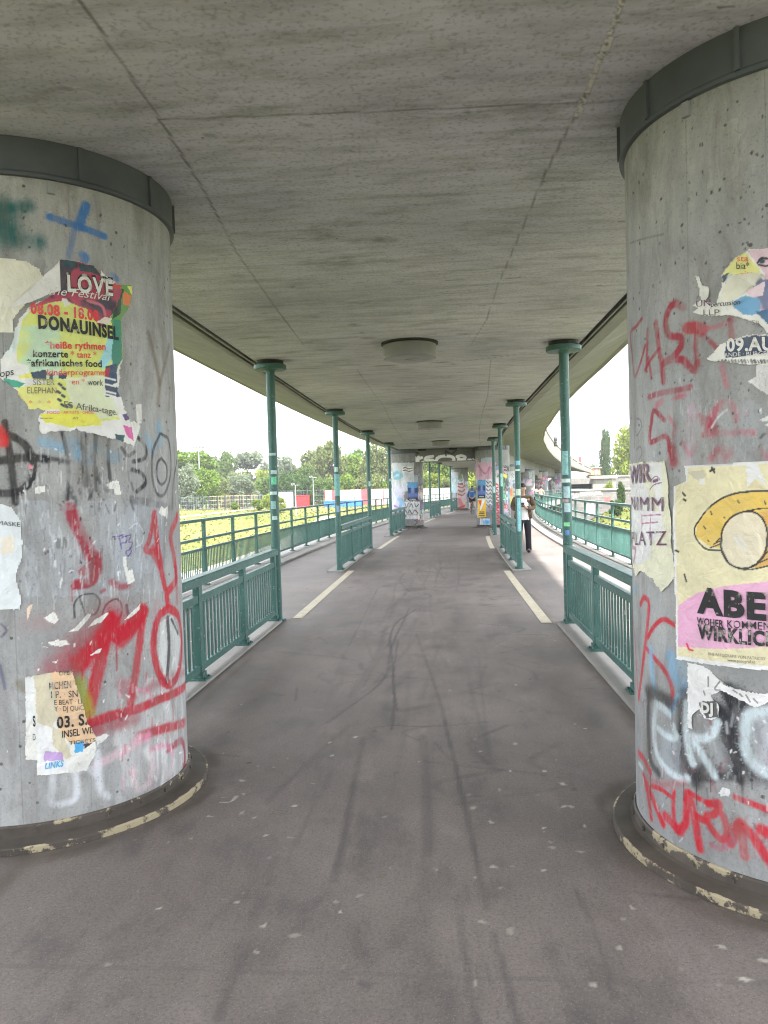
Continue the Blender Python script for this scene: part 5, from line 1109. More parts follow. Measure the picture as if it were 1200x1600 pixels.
tag(hm.build('hills', plain('distant_hills', (.20, .25, .27), .9, .12, .01)), kind='structure', label='faint blue grey hills on the horizon')

# ------------------------------------------------------------------ trees and shrubs
LEAF = dict(bright=m_leaf('bright_green_leaves', (0.049, 0.098, 0.012), (0.180, 0.262, 0.041)), mid=m_leaf('mid_green_leaves', (0.041, 0.082, 0.016), (0.131, 0.197, 0.049)), olive=m_leaf('olive_green_leaves', (0.066, 0.090, 0.025), (0.197, 0.230, 0.082)),
            grey=m_leaf('grey_green_leaves', (0.074, 0.098, 0.057), (0.213, 0.254, 0.164)), dark=m_leaf('dark_green_leaves', (0.021, 0.049, 0.012), (0.082, 0.139, 0.041)), lime=m_leaf('yellow_green_leaves', (0.098, 0.139, 0.016), (0.279, 0.328, 0.066)))
def crown_mesh(seed, shape, nleaf, leaf, nb=16):
    r = np.random.default_rng(seed)
    # unit crown: x,y in -1..1, z in 0..1
    bl = []
    for i in range(nb):
        z = r.uniform(.12, .95); a = r.uniform(0, 2*math.pi)
        if shape == 'round': rad = math.sqrt(max(.05, 1-((z-.48)/.56)**2))*.78
        elif shape == 'column': rad = .62*(1-abs(z-.45)**2.2)
        elif shape == 'spire': rad = .85*(1-z)**.7+.05
        else: rad = .8*math.sqrt(max(.08, 1-((z-.4)/.66)**2))
        q = r.uniform(.25, 1)*rad
        bl.append((q*math.cos(a), q*math.sin(a), z, r.uniform(.18, .33) if shape != 'open' else r.uniform(.13, .26)))
    bl = np.array(bl); k = r.integers(0, nb, nleaf)
    d = r.normal(size=(nleaf, 3)); d /= np.linalg.norm(d, axis=1)[:, None]; rr = r.uniform(.35, 1.06, nleaf)**.6
    c = bl[k, :3]+d*(bl[k, 3]*rr)[:, None]*np.array([1, 1, .62])
    c[:, 2] = np.maximum(c[:, 2], .02)
    a1 = r.normal(size=(nleaf, 3)); a1 /= np.linalg.norm(a1, axis=1)[:, None]; a2 = np.cross(a1, r.normal(size=(nleaf, 3))); a2 /= np.linalg.norm(a2, axis=1)[:, None]
    sz = leaf*r.uniform(.6, 1.3, nleaf)[:, None]; asp = np.array([1, 1, .62])
    V = np.stack([c-a1*sz*asp, c+a2*sz*.6*asp, c+a1*sz*asp, c-a2*sz*.6*asp], 1).reshape(-1, 3)
    me = bpy.data.meshes.new('crown'); me.from_pydata(V.tolist(), [], [(4*i, 4*i+1, 4*i+2, 4*i+3) for i in range(nleaf)]); me.update()
    sh = np.clip(.58+r.normal(0, .15, nleaf)+(r.random(nb)[k]-.5)*.3, 0, 1); s4 = np.repeat(sh, 4)
    set_col(me, np.stack([s4, s4, s4, s4*0+1], -1), 'shade')
    return me
CROWN = {}
def crown(shape, var, kind, nleaf=7000, leaf=.055, nb=44):
    key = (shape, var, kind)
    if key not in CROWN:
        base = (shape, var)
        if base not in CROWN: CROWN[base] = crown_mesh(hash(shape) % 97+var*13 if False else sum(map(ord, shape))+var*13, shape, nleaf, leaf, nb)
        me = CROWN[base].copy(); me.materials.append(LEAF[kind]); CROWN[key] = me
    return CROWN[key]
def trunk_mesh(h, r0, seed):
    mb = MB(); r = np.random.default_rng(seed); b = (r.normal(0, .1), r.normal(0, .1))
    mb.tube([(0, 0, -.3), (b[0]*.3, b[1]*.3, h*.3), (b[0], b[1], h*.62), (b[0]*1.6, b[1]*1.6, h*.9)], [r0*1.25, r0, r0*.7, r0*.25], 8)
    for i in range(6):
        a = r.uniform(0, 6.28); z = h*r.uniform(.3, .65); L = h*r.uniform(.2, .34)
        mb.tube([(b[0]*.5, b[1]*.5, z), (math.cos(a)*L*.6, math.sin(a)*L*.6, z+L*.55), (math.cos(a)*L, math.sin(a)*L, z+L)], [r0*.5, r0*.32, r0*.1], 6)
    return mb
def tree(px, dist, wpx, ytop, label, kind, shape='round', var=0, skirt=.12, group=None, name='tree', ybase=None):
    q = at_y(px, 780, dist); x = q[0]; z0 = float(ground_z(x, dist)); ztop = at_y(px, ytop, dist)[2]; H = max(ztop-z0, .8); W = wpx/F_PX*dist
    root = empty(name, (x, dist, z0), 0, label, name.split('_')[-1], group)
    trunk_mesh(H*.92, max(.06, H*.018), int(px*7+dist)).build('trunk', M['bark'], root)
    c = obj('crown', crown(shape, var, kind), None, root); c.location = (0, 0, H*skirt); c.scale = (W/2*1.02, W/2*1.02, H*(1-skirt)/1.06); c.rotation_euler = (0, 0, (px*1.7+dist) % 6.28)
    return root
tree(322, 134, 66, 733, 'rounded bright green tree with dark underside by the sports court fence', 'bright', 'round', 0, .10)
tree(291, 128, 52, 722, 'silvery green willow like tree at edge of left pillar', 'grey', 'round', 1, .06)
tree(296, 155, 111, 702, 'taller fresh green tree behind the willow like tree', 'bright', 'open', 2, .2)
tree(333, 185, 61, 712, 'grey green slim tree behind the rounded bright tree', 'grey', 'open', 0)
tree(356, 178, 46, 703, 'dark grey green pointed tree between two pale trees', 'mid', 'spire', 1)
tree(388, 190, 93, 701, 'tall pale airy tree left of the nearest left post', 'grey', 'open', 3)
tree(372, 170, 58, 735, 'low olive tree in front of pale airy tree', 'olive', 'round', 2, .05)
tree(412, 168, 49, 736, 'yellowish green bushy tree left of nearest left post', 'lime', 'round', 3, .05)
tree(444, 185, 61, 711, 'thin topped grey green tree right of nearest left post', 'grey', 'open', 1)
tree(452, 170, 66, 733, 'dark green dense tree behind the white container', 'dark', 'round', 1, .04)
tree(478, 160, 60, 726, 'mid green tree rising behind the red box', 'mid', 'round', 2, .06)
tree(497, 180, 78, 700, 'tall pale olive tree left of the second left post', 'olive', 'open', 2)
tree(520, 155, 72, 688, 'high loose crowned olive tree right behind second left post', 'olive', 'open', 0)
tree(548, 166, 66, 712, 'full bright green tree before the glass tower', 'bright', 'round', 3, .05)
tree(570, 170, 72, 700, 'mid green tree between second and third left posts', 'mid', 'open', 1)
tree(592, 160, 66, 690, 'full olive green tree right of the third left post', 'olive', 'round', 1, .05)
tree(624, 150, 72, 684, 'olive green tree behind left end of lettered beam', 'olive', 'round', 0, .05)
tree(512, 158, 43, 752, 'low green shrubby tree behind pink and white fence', 'mid', 'round', 0, .02)
tree(660, 163, 63, 690, 'light green tree seen just right of second left pillar', 'lime', 'round', 2, .05)
tree(690, 156, 66, 688, 'bright green tree seen midway between second pillars', 'bright', 'round', 3, .05)
tree(716, 166, 72, 690, 'olive tree behind third left pillar', 'olive', 'open', 1)
tree(735, 160, 49, 692, 'yellow green tree behind the cyclist', 'lime', 'round', 0, .05)
tree(765, 170, 72, 700, 'mid green tree hidden behind second right pillar', 'mid', 'round', 1, .05)
tree(947, 150, 24, 668, 'narrow dark green poplar standing above the stone wall', 'dark', 'column', 0, .04)
tree(984, 128, 74, 668, 'yellow green broad tree at edge of right pillar above stone wall', 'lime', 'round', 3, .1)
tree(934, 165, 40, 724, 'pale green low tree left of the poplar', 'grey', 'round', 2, .05)
tree(1010, 145, 70, 690, 'mid green tree mostly hidden by right pillar', 'mid', 'round', 1, .05)
tree(971, 74, 18, 752, 'dark green bush below stone wall by the right balustrade', 'dark', 'column', 1, .02, name='bush')
tree(962, 70, 26, 780, 'low dark green bush at foot of graffiti wall', 'dark', 'round', 2, .0, name='bush')
tree(952, 96, 26, 752, 'straw green tall weeds on top of lower wall', 'lime', 'open', 1, .0, name='bush')
tree(425, 100, 34, 768, 'feathery yellow green bush on meadow behind nearest left post', 'lime', 'round', 1, .0, name='bush')
tree(402, 104, 24, 780, 'small feathery green bush beside larger meadow bush', 'bright', 'open', 2, .0, name='bush')
tree(366, 110, 18, 785, 'low round green bush before the court fence', 'bright', 'round', 3, .0, name='bush')
tree(437, 98, 22, 775, 'yellowish bush right of nearest left post', 'lime', 'open', 3, .0, name='bush')
tree(486, 119, 12, 766, 'slim dark bush right beside the red box', 'dark', 'column', 2, .0, name='bush')
tree(300, 140, 50, 746, 'low shade green shrub line beside the rounded bright tree', 'dark', 'round', 0, 0, name='bush')
tree(345, 147, 55, 743, 'low olive shrub under the pointed tree', 'olive', 'round', 1, 0, name='bush')
tree(380, 141, 60, 740, 'low grey green shrub under the pale airy tree', 'grey', 'round', 2, 0, name='bush')
tree(415, 148, 51, 746, 'low mid green shrub just left of nearest left post', 'mid', 'round', 3, 0, name='bush')
tree(447, 142, 56, 743, 'dark low shrub behind top of white container', 'dark', 'round', 0, 0, name='bush')
tree(475, 149, 61, 740, 'dark low shrub behind top of red box', 'dark', 'round', 1, 0, name='bush')
tree(505, 143, 52, 746, 'low green shrub at left end of pink and white fence', 'mid', 'round', 2, 0, name='bush')
tree(540, 150, 57, 743, 'low green shrub behind middle of pink and white fence', 'bright', 'round', 3, 0, name='bush')
tree(578, 144, 62, 740, 'low olive shrub behind right part of pink and white fence', 'olive', 'round', 0, 0, name='bush')
tree(606, 151, 53, 746, 'low bright shrub beside left edge of second left pillar', 'bright', 'round', 1, 0, name='bush')
tree(650, 145, 58, 743, 'low shrub above the marquee beside second left pillar', 'mid', 'round', 2, 0, name='bush')
tree(680, 152, 63, 740, 'low lime shrub above the marquee centre', 'lime', 'round', 3, 0, name='bush')
tree(705, 146, 54, 746, 'low olive shrub beside third left pillar', 'olive', 'round', 0, 0, name='bush')
tree(738, 140, 59, 743, 'low shrub behind cyclist and right pillar', 'lime', 'round', 1, 0, name='bush')
# tall grass all over the meadow
r = np.random.default_rng(77); N = 12000
yy = 22+95*r.random(N)**1.2; pxs = r.uniform(262, 1010, N); xx = (pxs-600)/F_PX*yy
dd = xx-Cx(np.clip(yy, -20, 106)); keep = (dd < -5.5) | (dd > 6.5); xx, yy = xx[keep], yy[keep]; zz = ground_z(xx, yy)
patch = .5+.5*np.sin(xx*.35+1.3*np.sin(yy*.11))*np.cos(yy*.27); hh = r.uniform(.05, .18, len(xx))*(.5+patch); a = r.uniform(0, 6.28, len(xx)); ww = r.uniform(.06, .2, len(xx)); lean = r.normal(0, .08, (len(xx), 2))
V = np.stack([np.stack([xx-ww*np.cos(a), yy-ww*np.sin(a), zz-.03], -1), np.stack([xx+ww*np.cos(a), yy+ww*np.sin(a), zz-.03], -1), np.stack([xx+lean[:, 0], yy+lean[:, 1], zz+hh], -1)], 1).reshape(-1, 3)
me = bpy.data.meshes.new('tall_grass'); me.from_pydata(V.tolist(), [], [(3*i, 3*i+1, 3*i+2) for i in range(len(xx))]); me.update()
s3 = np.repeat(np.clip(r.normal(.6, .08, len(xx)), 0, 1), 3); set_col(me, np.stack([s3, s3, s3, s3*0+1], -1), 'shade')
tag(obj('tall_grass', me, m_leaf('grass_blades', (.055, .08, .015), (.155, .14, .04))), 'rough green and straw grass growing on the meadow', 'grass', kind='stuff')

# ------------------------------------------------------------------ things on the meadow
def spot(px, py, y):
    q = at_y(px, py, y); return q[0], y, float(ground_z(q[0], y))
def zat(px, py, y): return at_y(px, py, y)[2]
def crate_like(name, label, cat, px0, px1, ytop, dist, depth, mat, trim, ribs=6):
    x0 = at_y(px0, 780, dist)[0]; x1 = at_y(px1, 780, dist)[0]; xc = (x0+x1)/2; z0 = float(ground_z(xc, dist)); h = zat((px0+px1)/2, ytop, dist)-z0; w = x1-x0
    root = empty(name, (xc, dist, z0), 0, label, cat)
    mb = MB(); mb.box((0, 0, h/2), (w, depth, h-.1), bev=.03); mb.build('body', mat, root)
    mb = MB()
    for i in range(ribs): mb.box((-w/2+w*(i+.5)/ribs, -depth/2-.02, h/2), (w/ribs*.35, .06, h-.35))
    mb.build('rib_panel', mat, root)
    mb = MB()
    for z in (.06, h-.05): 
        for s in (-1, 1): mb.box((0, s*depth/2, z), (w+.06, .14, .13))
    for x in (-1, 1):
        for s in (-1, 1): mb.box((x*(w/2+.02), s*depth/2, h/2), (.12, .12, h-.1))
    mb.build('edge_frame', trim, root); return root
redc = plain('red_container_paint', (.62, .02, .025), .5, .12, .8); whc = plain('white_container_paint', (.36, .36, .35), .5, .1, .8); bluec = plain('blue_tarpaulin', (.03, .14, .55), .5, .15, .8)
crate_like('red_container', 'bright red box container standing on the meadow', 'container', 465, 483, 774, 118, 2.4, redc, redc)
crate_like('white_container', 'grey white container left of the red one behind nearest left post', 'container', 434, 456, 769, 119, 2.4, whc, M['galv'])
crate_like('blue_cover', 'long blue covered stack in front of pink and white fence', 'cover', 508, 566, 782, 116, 3.0, bluec, bluec, 9)
crate_like('white_tent', 'pale low marquee seen between second left pillar and third', 'tent', 655, 704, 763, 118, 5, whc, M['galv'], 8)
def fence(name, label, px0, px1, ytop, dist, n, panel, postm, mesh_gap=None, alt=None):
    x0 = at_y(px0, 780, dist)[0]; x1 = at_y(px1, 780, dist)[0]; z0 = float(ground_z((x0+x1)/2, dist)); h = zat((px0+px1)/2, ytop, dist)-z0
    root = empty(name, (x0, dist, z0), 0, label, 'fence'); w = (x1-x0)/n
    for i in range(n+1):
        mb = MB(); mb.box((i*w, 0, h/2), (.12, .12, h)); mb.build('post', postm, root)
        if i < n:
            mb = MB()
            if mesh_gap:
                for k in range(int(w/mesh_gap)): mb.box((i*w+(k+.5)*mesh_gap, 0, h/2), (.03, .02, h-.1))
                for z in np.linspace(.2, h-.05, 4): mb.box((i*w+w/2, .025, z), (w-.12, .02, .05))
            else: mb.box((i*w+w/2, 0, h/2+.05), (w-.14, .05, h-.2)); mb.box((i*w+w/2, -.04, h*.55), (w-.14, .04, .08))
            mb.build('panel', (alt if alt and i % 4 == 1 else panel), root)
pinkm = plain('pale_pink_boards', (.55, .46, .45), .7, .12, .8); redm = plain('red_fence_post', (.5, .06, .07), .6, .2, .8); netm = plain('blue_grey_net', (.12, .15, .17), .7, .2, .8); orm = plain('orange_rail', (.5, .3, .12), .6, .2, .8)
fence('board_fence', 'pale pink and white board fence with red posts beyond the left balustrade', 508, 645, 764, 121, 12, pinkm, redm, None, redm)
fence('court_fence', 'tall blue grey mesh fence round the sports court by the rounded tree', 282, 420, 775, 122, 12, netm, M['dark'], .35)
fence('court_rail', 'orange topped rail behind the sports court fence', 326, 404, 774, 127, 6, orm, M['dark'], .5)
fence('meadow_fence', 'thin dark paling fence behind red box and white container', 428, 510, 766, 125, 8, netm, M['dark'], .4)
# light mast
def mast(px, ytop, dist, label, name='light_mast', lamps=4, k=1.0):
    x, y, z = spot(px, 780, dist); h = zat(px, ytop, dist)-z; root = empty(name, (x, y, z), 0, label, 'mast')
    mb = MB(); mb.tube([(0, 0, 0), (0, 0, h)], [.16*k, .07*k], 8); mb.build('pole', M['galv'], root)
    mb = MB(); mb.box((0, 0, h), (2.2*k, .12*k, .12*k)); mb.build('crossbar', M['galv'], root)
    for i in range(lamps):
        mb = MB(); mb.box(((-.9+i*.6)*k, -.15*k, h+.22*k), (.42*k, .2*k, .4*k), rx=.4, bev=.03*k); mb.build('floodlight', M['lamp'], root)
mast(313, 700, 150, 'tall floodlight mast rising behind bright green trees')
mast(462, 758, 92, 'short lamp mast left of the red box', lamps=2, k=.45); mast(490, 746, 100, 'slim lamp mast right of red box before the trees', lamps=2, k=.45)
# glass tower far away
gx, gy = at_y(552, 780, 620)[0], 620
gl = NT('teal_curtain_wall'); v = gl.coords(); br = gl.new('ShaderNodeTexBrick'); br.inputs['Scale'].default_value = .25; br.inputs['Color1'].default_value = (.10, .30, .33, 1); br.inputs['Color2'].default_value = (.16, .38, .40, 1); br.inputs['Mortar'].default_value = (.35, .42, .42, 1); br.offset = 0
gl.link(gl.mapping(v, (1, 1, 1), (R(90), 0, 0)), br.inputs['Vector']); gl.color(br.outputs[0]); gl.rough(.25)
gt = empty('office_tower', (gx, gy, -1), R(20), 'teal glass office tower rising far behind the trees', 'tower'); hz = zat(552, 683, 620)+1
mb = MB(); mb.box((0, 0, hz/2), (11, 11, hz), bev=.2); mb.build('glass_facade', gl.m, gt)
mb = MB()
for k in range(int(hz/3.6)): mb.box((0, 0, 3.6*k+3), (11.3, 11.3, .35))
mb.build('floor_bands', M['lamp'], gt); mb = MB(); mb.box((0, 0, hz+.8), (8, 8, 1.6)); mb.build('roof_plant', M['galv'], gt)
for px, yt, w, d, lab in ((418, 713, 26, 700, 'pale apartment block far behind trees left of nearest left post'), (350, 716, 22, 900, 'pinkish distant block between trees far left')):
    x = at_y(px, 780, d)[0]; h = zat(px, yt, d)+1; W = w/F_PX*d; t = empty('apartment_block', (x, d, -1), 0, lab, 'building')
    mb = MB(); mb.box((0, 0, h/2), (W, 14, h)); mb.build('wall', M['fascia'], t); mb = MB(); mb.box((0, 0, h+.3), (W+1, 15, .6)); mb.build('roof', M['slab'], t); mb = MB()
    for i in range(int(h/4)):
        mb.box((0, -7.03, 2.5+4*i), (W*.9, .1, 1.5))
    mb.build('window_band', M['navy'], t)

# ------------------------------------------------------------------ right bank: walls, abutment, masts on the viaduct
stone = NT('rough_stone_wall'); v = stone.coords(); b_ = stone.new('ShaderNodeTexBrick'); b_.inputs['Scale'].default_value = 1.0; b_.inputs['Mortar Size'].default_value = .03; b_.inputs['Color1'].default_value = (.11, .105, .10, 1); b_.inputs['Color2'].default_value = (.17, .16, .15, 1); b_.inputs['Mortar'].default_value = (.19, .18, .17, 1); b_.inputs['Row Height'].default_value = .35; b_.inputs['Brick Width'].default_value = .8
stone.link(stone.mapping(v, (1, 1, 1), (R(90), 0, 0)), b_.inputs['Vector']); nn = stone.noise(v, .7, 6, .65); bb = stone.mix(stone.ramp(nn, [(.35, .6), (.6, 0)]), b_.outputs[0], (.08, .075, .07)); at = stone.attr('paint'); stone.color(stone.mix(at.outputs['Alpha'], bb, at.outputs['Color'])); stone.rough(.85); stone.bump(b_.outputs['Fac'], .5, .05)
def wall(name, label, px0, px1, ytop, dist, thick, paintf=None, ang=0, res=.12):
    x0 = at_y(px0, 770, dist)[0]; x1 = at_y(px1, 770, dist)[0]; z1 = zat((px0+px1)/2, ytop, dist); z0 = float(ground_z((x0+x1)/2, dist))-1.5
    root = empty(name, ((x0+x1)/2, dist, z0), ang, label, 'wall'); w = x1-x0; h = z1-z0
    cv = Canvas(np.arange(0, w+res, res)-w/2, np.arange(0, h, res), lambda px, py: (at_y(px, py, dist)[0]-(x0+x1)/2, at_y(px, py, dist)[2]-z0, dist/F_PX), 201)
    if paintf: paintf(cv)
    cv.build('front_face', stone.m, lambda A, B, L: np.stack([A, A*0, B], -1), root, smooth=False)
    mb = MB(); mb.box((0, thick/2+.02, h/2), (w, thick, h)); o = mb.build('core', M['slab'], root)
    mb = MB(); mb.box((0, thick/2-.02, h+.09), (w+.1, thick+.25, .18), bev=.03); mb.build('coping', M['kerb'], root); return root
def wg(cv):
    r = np.random.default_rng(9)
    a0, b0, k = cv.to(906, 769); scribble(cv, a0, b0-.25, 34*k, .45, (206, 206, 206), .16, r, 9, .3, .95, .1)
    a0, b0, k = cv.to(892, 772); scribble(cv, a0, b0-.4, 12*k, .5, (150, 150, 150), .1, r, 3)
    a0, b0, k = cv.to(945, 778); scribble(cv, a0, b0-.5, 10*k, .5, (170, 70, 66), .14, r, 2); a0, b0, k = cv.to(915, 795); scribble(cv, a0, b0-.6, 14*k, 1.0, (170, 172, 178), .2, r, 3)
    a0, b0, k = cv.to(958, 800); scribble(cv, a0, b0-.6, 14*k, .8, (196, 196, 200), .16, r, 3)
wall('stone_wall', 'low stone wall covered with white graffiti across the right bank', 884, 1010, 766, 82, .5, wg, 0)
wall('retaining_wall', 'higher grey stone retaining wall behind graffiti wall on right bank', 924, 1060, 744, 104, .8, None, 0, .2)
# abutment where the viaduct meets the bank
ax, ay, _ = P(104.4, 1.5); hA = heading(104)
ab = empty('abutment', (ax, ay, -2), hA, 'stone faced abutment with dark opening at far end of viaduct', 'abutment')
mb = MB(); mb.box((-4.2, 1, 2.2), (3.2, 2.4, 4.4), bev=.05); mb.box((4.6, 1, 2.2), (2.6, 2.4, 4.4), bev=.05); mb.box((.35, 1.2, 4.2), (5.9, 2.0, .8)); mb.build('stonework', M['web'] if False else M['slab'], ab)
mb = MB(); mb.box((.35, 1.9, 1.9), (5.9, .2, 3.8)); mb.build('dark_opening', M['dark'], ab)
mb = MB(); mb.box((4.6, .9, 4.55), (3.0, 2.8, .3), bev=.04); mb.build('coping', M['kerb'], ab)
# little pavilion on the wall
px_, d_ = 933, 106; x = at_y(px_, 740, d_)[0]; zb_ = zat(px_, 742, d_)
pv = empty('kiosk', (x, d_+1.5, zb_), 0, 'small orange brown kiosk with flat pale roof above the stone wall', 'kiosk')
mb = MB(); mb.box((0, 0, .45), (1.3, 1.6, .9), bev=.03); mb.build('wall', plain('orange_brown_boards', (.42, .22, .12), .7, .2, 2), pv); mb = MB(); mb.box((0, 0, .98), (1.7, 2.0, .12), bev=.02); mb.build('roof', M['kerb'], pv); mb = MB(); mb.box((.1, -.82, .42), (.5, .05, .7)); mb.build('shutter', M['grey'], pv)
def cat_pole(px, ytop, t, label):
    x, y, _ = P(t, 2.9); zb = RZ(t)+.35; zt_ = at_y(px, ytop, y)[2]; x = at_y(px, ytop, y)[0]
    root = empty('catenary_mast', (x, y, zb), 0, label, 'mast', 'masts standing along the viaduct')
    mb = MB(); mb.tube([(0, 0, 0), (0, 0, zt_-zb)], [.09, .06], 8); mb.build('pole', M['galv'], root); mb = MB(); mb.tube([(0, 0, zt_-zb-.3), (-1.6, .2, zt_-zb-.1)], .03, 6); mb.tube([(0, 0, zt_-zb-.9), (-1.6, .2, zt_-zb-.2)], .025, 6); mb.build('bracket', M['galv'], root)
cat_pole(893, 677, 84, 'thin mast on viaduct, tallest of the three beside the sky'); cat_pole(902, 688, 90, 'thin mast on viaduct, middle of the three beside the sky'); cat_pole(910, 697, 96, 'thin mast on viaduct, shortest and nearest to the abutment')
x, y, _ = P(76, 3.6); z = RZ(76)+RH(76)-.3; x = at_y(868, 690, y)[0]
sg = empty('rail_signal', (x, y, z), 0, 'black railway signal head on viaduct parapet', 'signal'); zt_ = at_y(868, 683, y)[2]
mb = MB(); mb.tube([(0, 0, 0), (0, 0, zt_-z-.2)], .05, 8); mb.build('post', M['galv'], sg); mb = MB(); mb.box((0, 0, zt_-z-.45), (.38, .2, .9), bev=.05); mb.build('housing', M['dark'], sg)
for k in range(3):
    mb = MB(); mb.tube([(0, -.10, zt_-z-.18-.27*k), (0, -.24, zt_-z-.17-.27*k)], [.09, .1], 10); mb.build('visor', M['black'], sg)
x, y, _ = P(99, 4.4); z = RZ(99)+RH(99); bc = empty('signal_board', (x, y, z), 0, 'small red board on far end of viaduct parapet', 'sign'); mb = MB(); mb.box((0, 0, .6), (.5, .06, .8), bev=.02); mb.build('board', redm, bc); mb = MB(); mb.tube([(0, .05, -.3), (0, .05, .5)], .03, 6); mb.build('post', M['galv'], bc)

# ------------------------------------------------------------------ people
def skinned(name, verts, edges, radii, mat, parent, root=0, sub=2):
    me = bpy.data.meshes.new(name); me.from_pydata(verts, edges, []); o = obj(name, me, mat, parent)
    o.modifiers.new('Skin', 'SKIN'); sk = me.skin_vertices[0].data
    for i, r in enumerate(radii): sk[i].radius = (r if isinstance(r, tuple) else (r, r)); sk[i].use_root = (i == root); sk[i].use_loose = False
    m = o.modifiers.new('Sub', 'SUBSURF'); m.levels = sub; m.render_levels = sub
    bpy.context.view_layer.update()
    dg = bpy.context.evaluated_depsgraph_get(); nm = bpy.data.meshes.new_from_object(o.evaluated_get(dg))
    nm.polygons.foreach_set('use_smooth', [True]*len(nm.polygons)); o.modifiers.clear(); o.data = nm; nm.name = name
    return o
class Sk:
    def __init__(s): s.v = []; s.e = []; s.r = []
    def p(s, co, r, prev=None):
        s.v.append(tuple(co)); s.r.append(r)
        if prev is not None: s.e.append((prev, len(s.v)-1))
        return len(s.v)-1
    def chain(s, pts, prev=None):
        for co, r in pts: prev = s.p(co, r, prev)
        return prev
def ell(mb, c, rad, n=12, m=8, cut=-1.0, Mx=Matrix()):
    vs = []; 
    for i in range(m+1):
        f = math.pi*(i/m)*(1-.5*(cut+1)); 
        for j in range(n): vs.append(Mx @ Vector((c[0]+rad[0]*math.sin(f)*math.cos(2*math.pi*j/n), c[1]+rad[1]*math.sin(f)*math.sin(2*math.pi*j/n), c[2]+rad[2]*math.cos(f))))
    mb.add(vs, [(i*n+j, i*n+(j+1) % n, (i+1)*n+(j+1) % n, (i+1)*n+j) for i in range(m) for j in range(n)], 0, True)
PM = dict(skin=plain('skin', (.42, .25, .18), .55, .08, 12, bump=0), hair=plain('dark_hair', (.018, .014, .012), .6, .3, 30), eye=plain('eye', (.03, .025, .02), .3, .1, bump=0),
          jacket=plain('brown_jacket_cloth', (.09, .062, .036), .8, .35, 9), shirt=plain('white_shirt_cloth', (.68, .67, .66), .8, .06, 9), trousers=plain('navy_trouser_cloth', (.014, .015, .022), .85, .25, 9), shoe=plain('black_shoe', (.015, .015, .016), .5, .2, 9),
          bluej=plain('blue_rain_jacket', (.02, .09, .26), .55, .2, 7), shorts=plain('dark_shorts_cloth', (.03, .03, .035), .8, .2, 9), helmet=plain('dark_helmet', (.02, .025, .05), .4, .2, 9), tee=plain('grey_tee_cloth', (.2, .2, .22), .8, .15, 9))
def hand(sk, wrist, prev, fwd, up, side):
    """palm, four fingers and a thumb, half closed"""
    f = Vector(fwd).normalized(); u = Vector(up).normalized(); a = f.cross(u).normalized()*side; w = Vector(wrist)
    palm = sk.p(w+f*.045, (.030, .020), prev); kn = sk.p(w+f*.075, (.034, .017), palm)
    for k, L in enumerate((.062, .072, .068, .052)):
        b = w+f*.082+a*(.030-.020*k)
        sk.chain([(b, .0085), (b+f*L*.5-u*.012, .008), (b+f*L*.75-u*.035, .0065)], kn)
    t = w+f*.03+a*.030; sk.chain([(t, .011), (t+f*.026+a*.012, .0095), (t+f*.05+a*.006, .008)], palm)
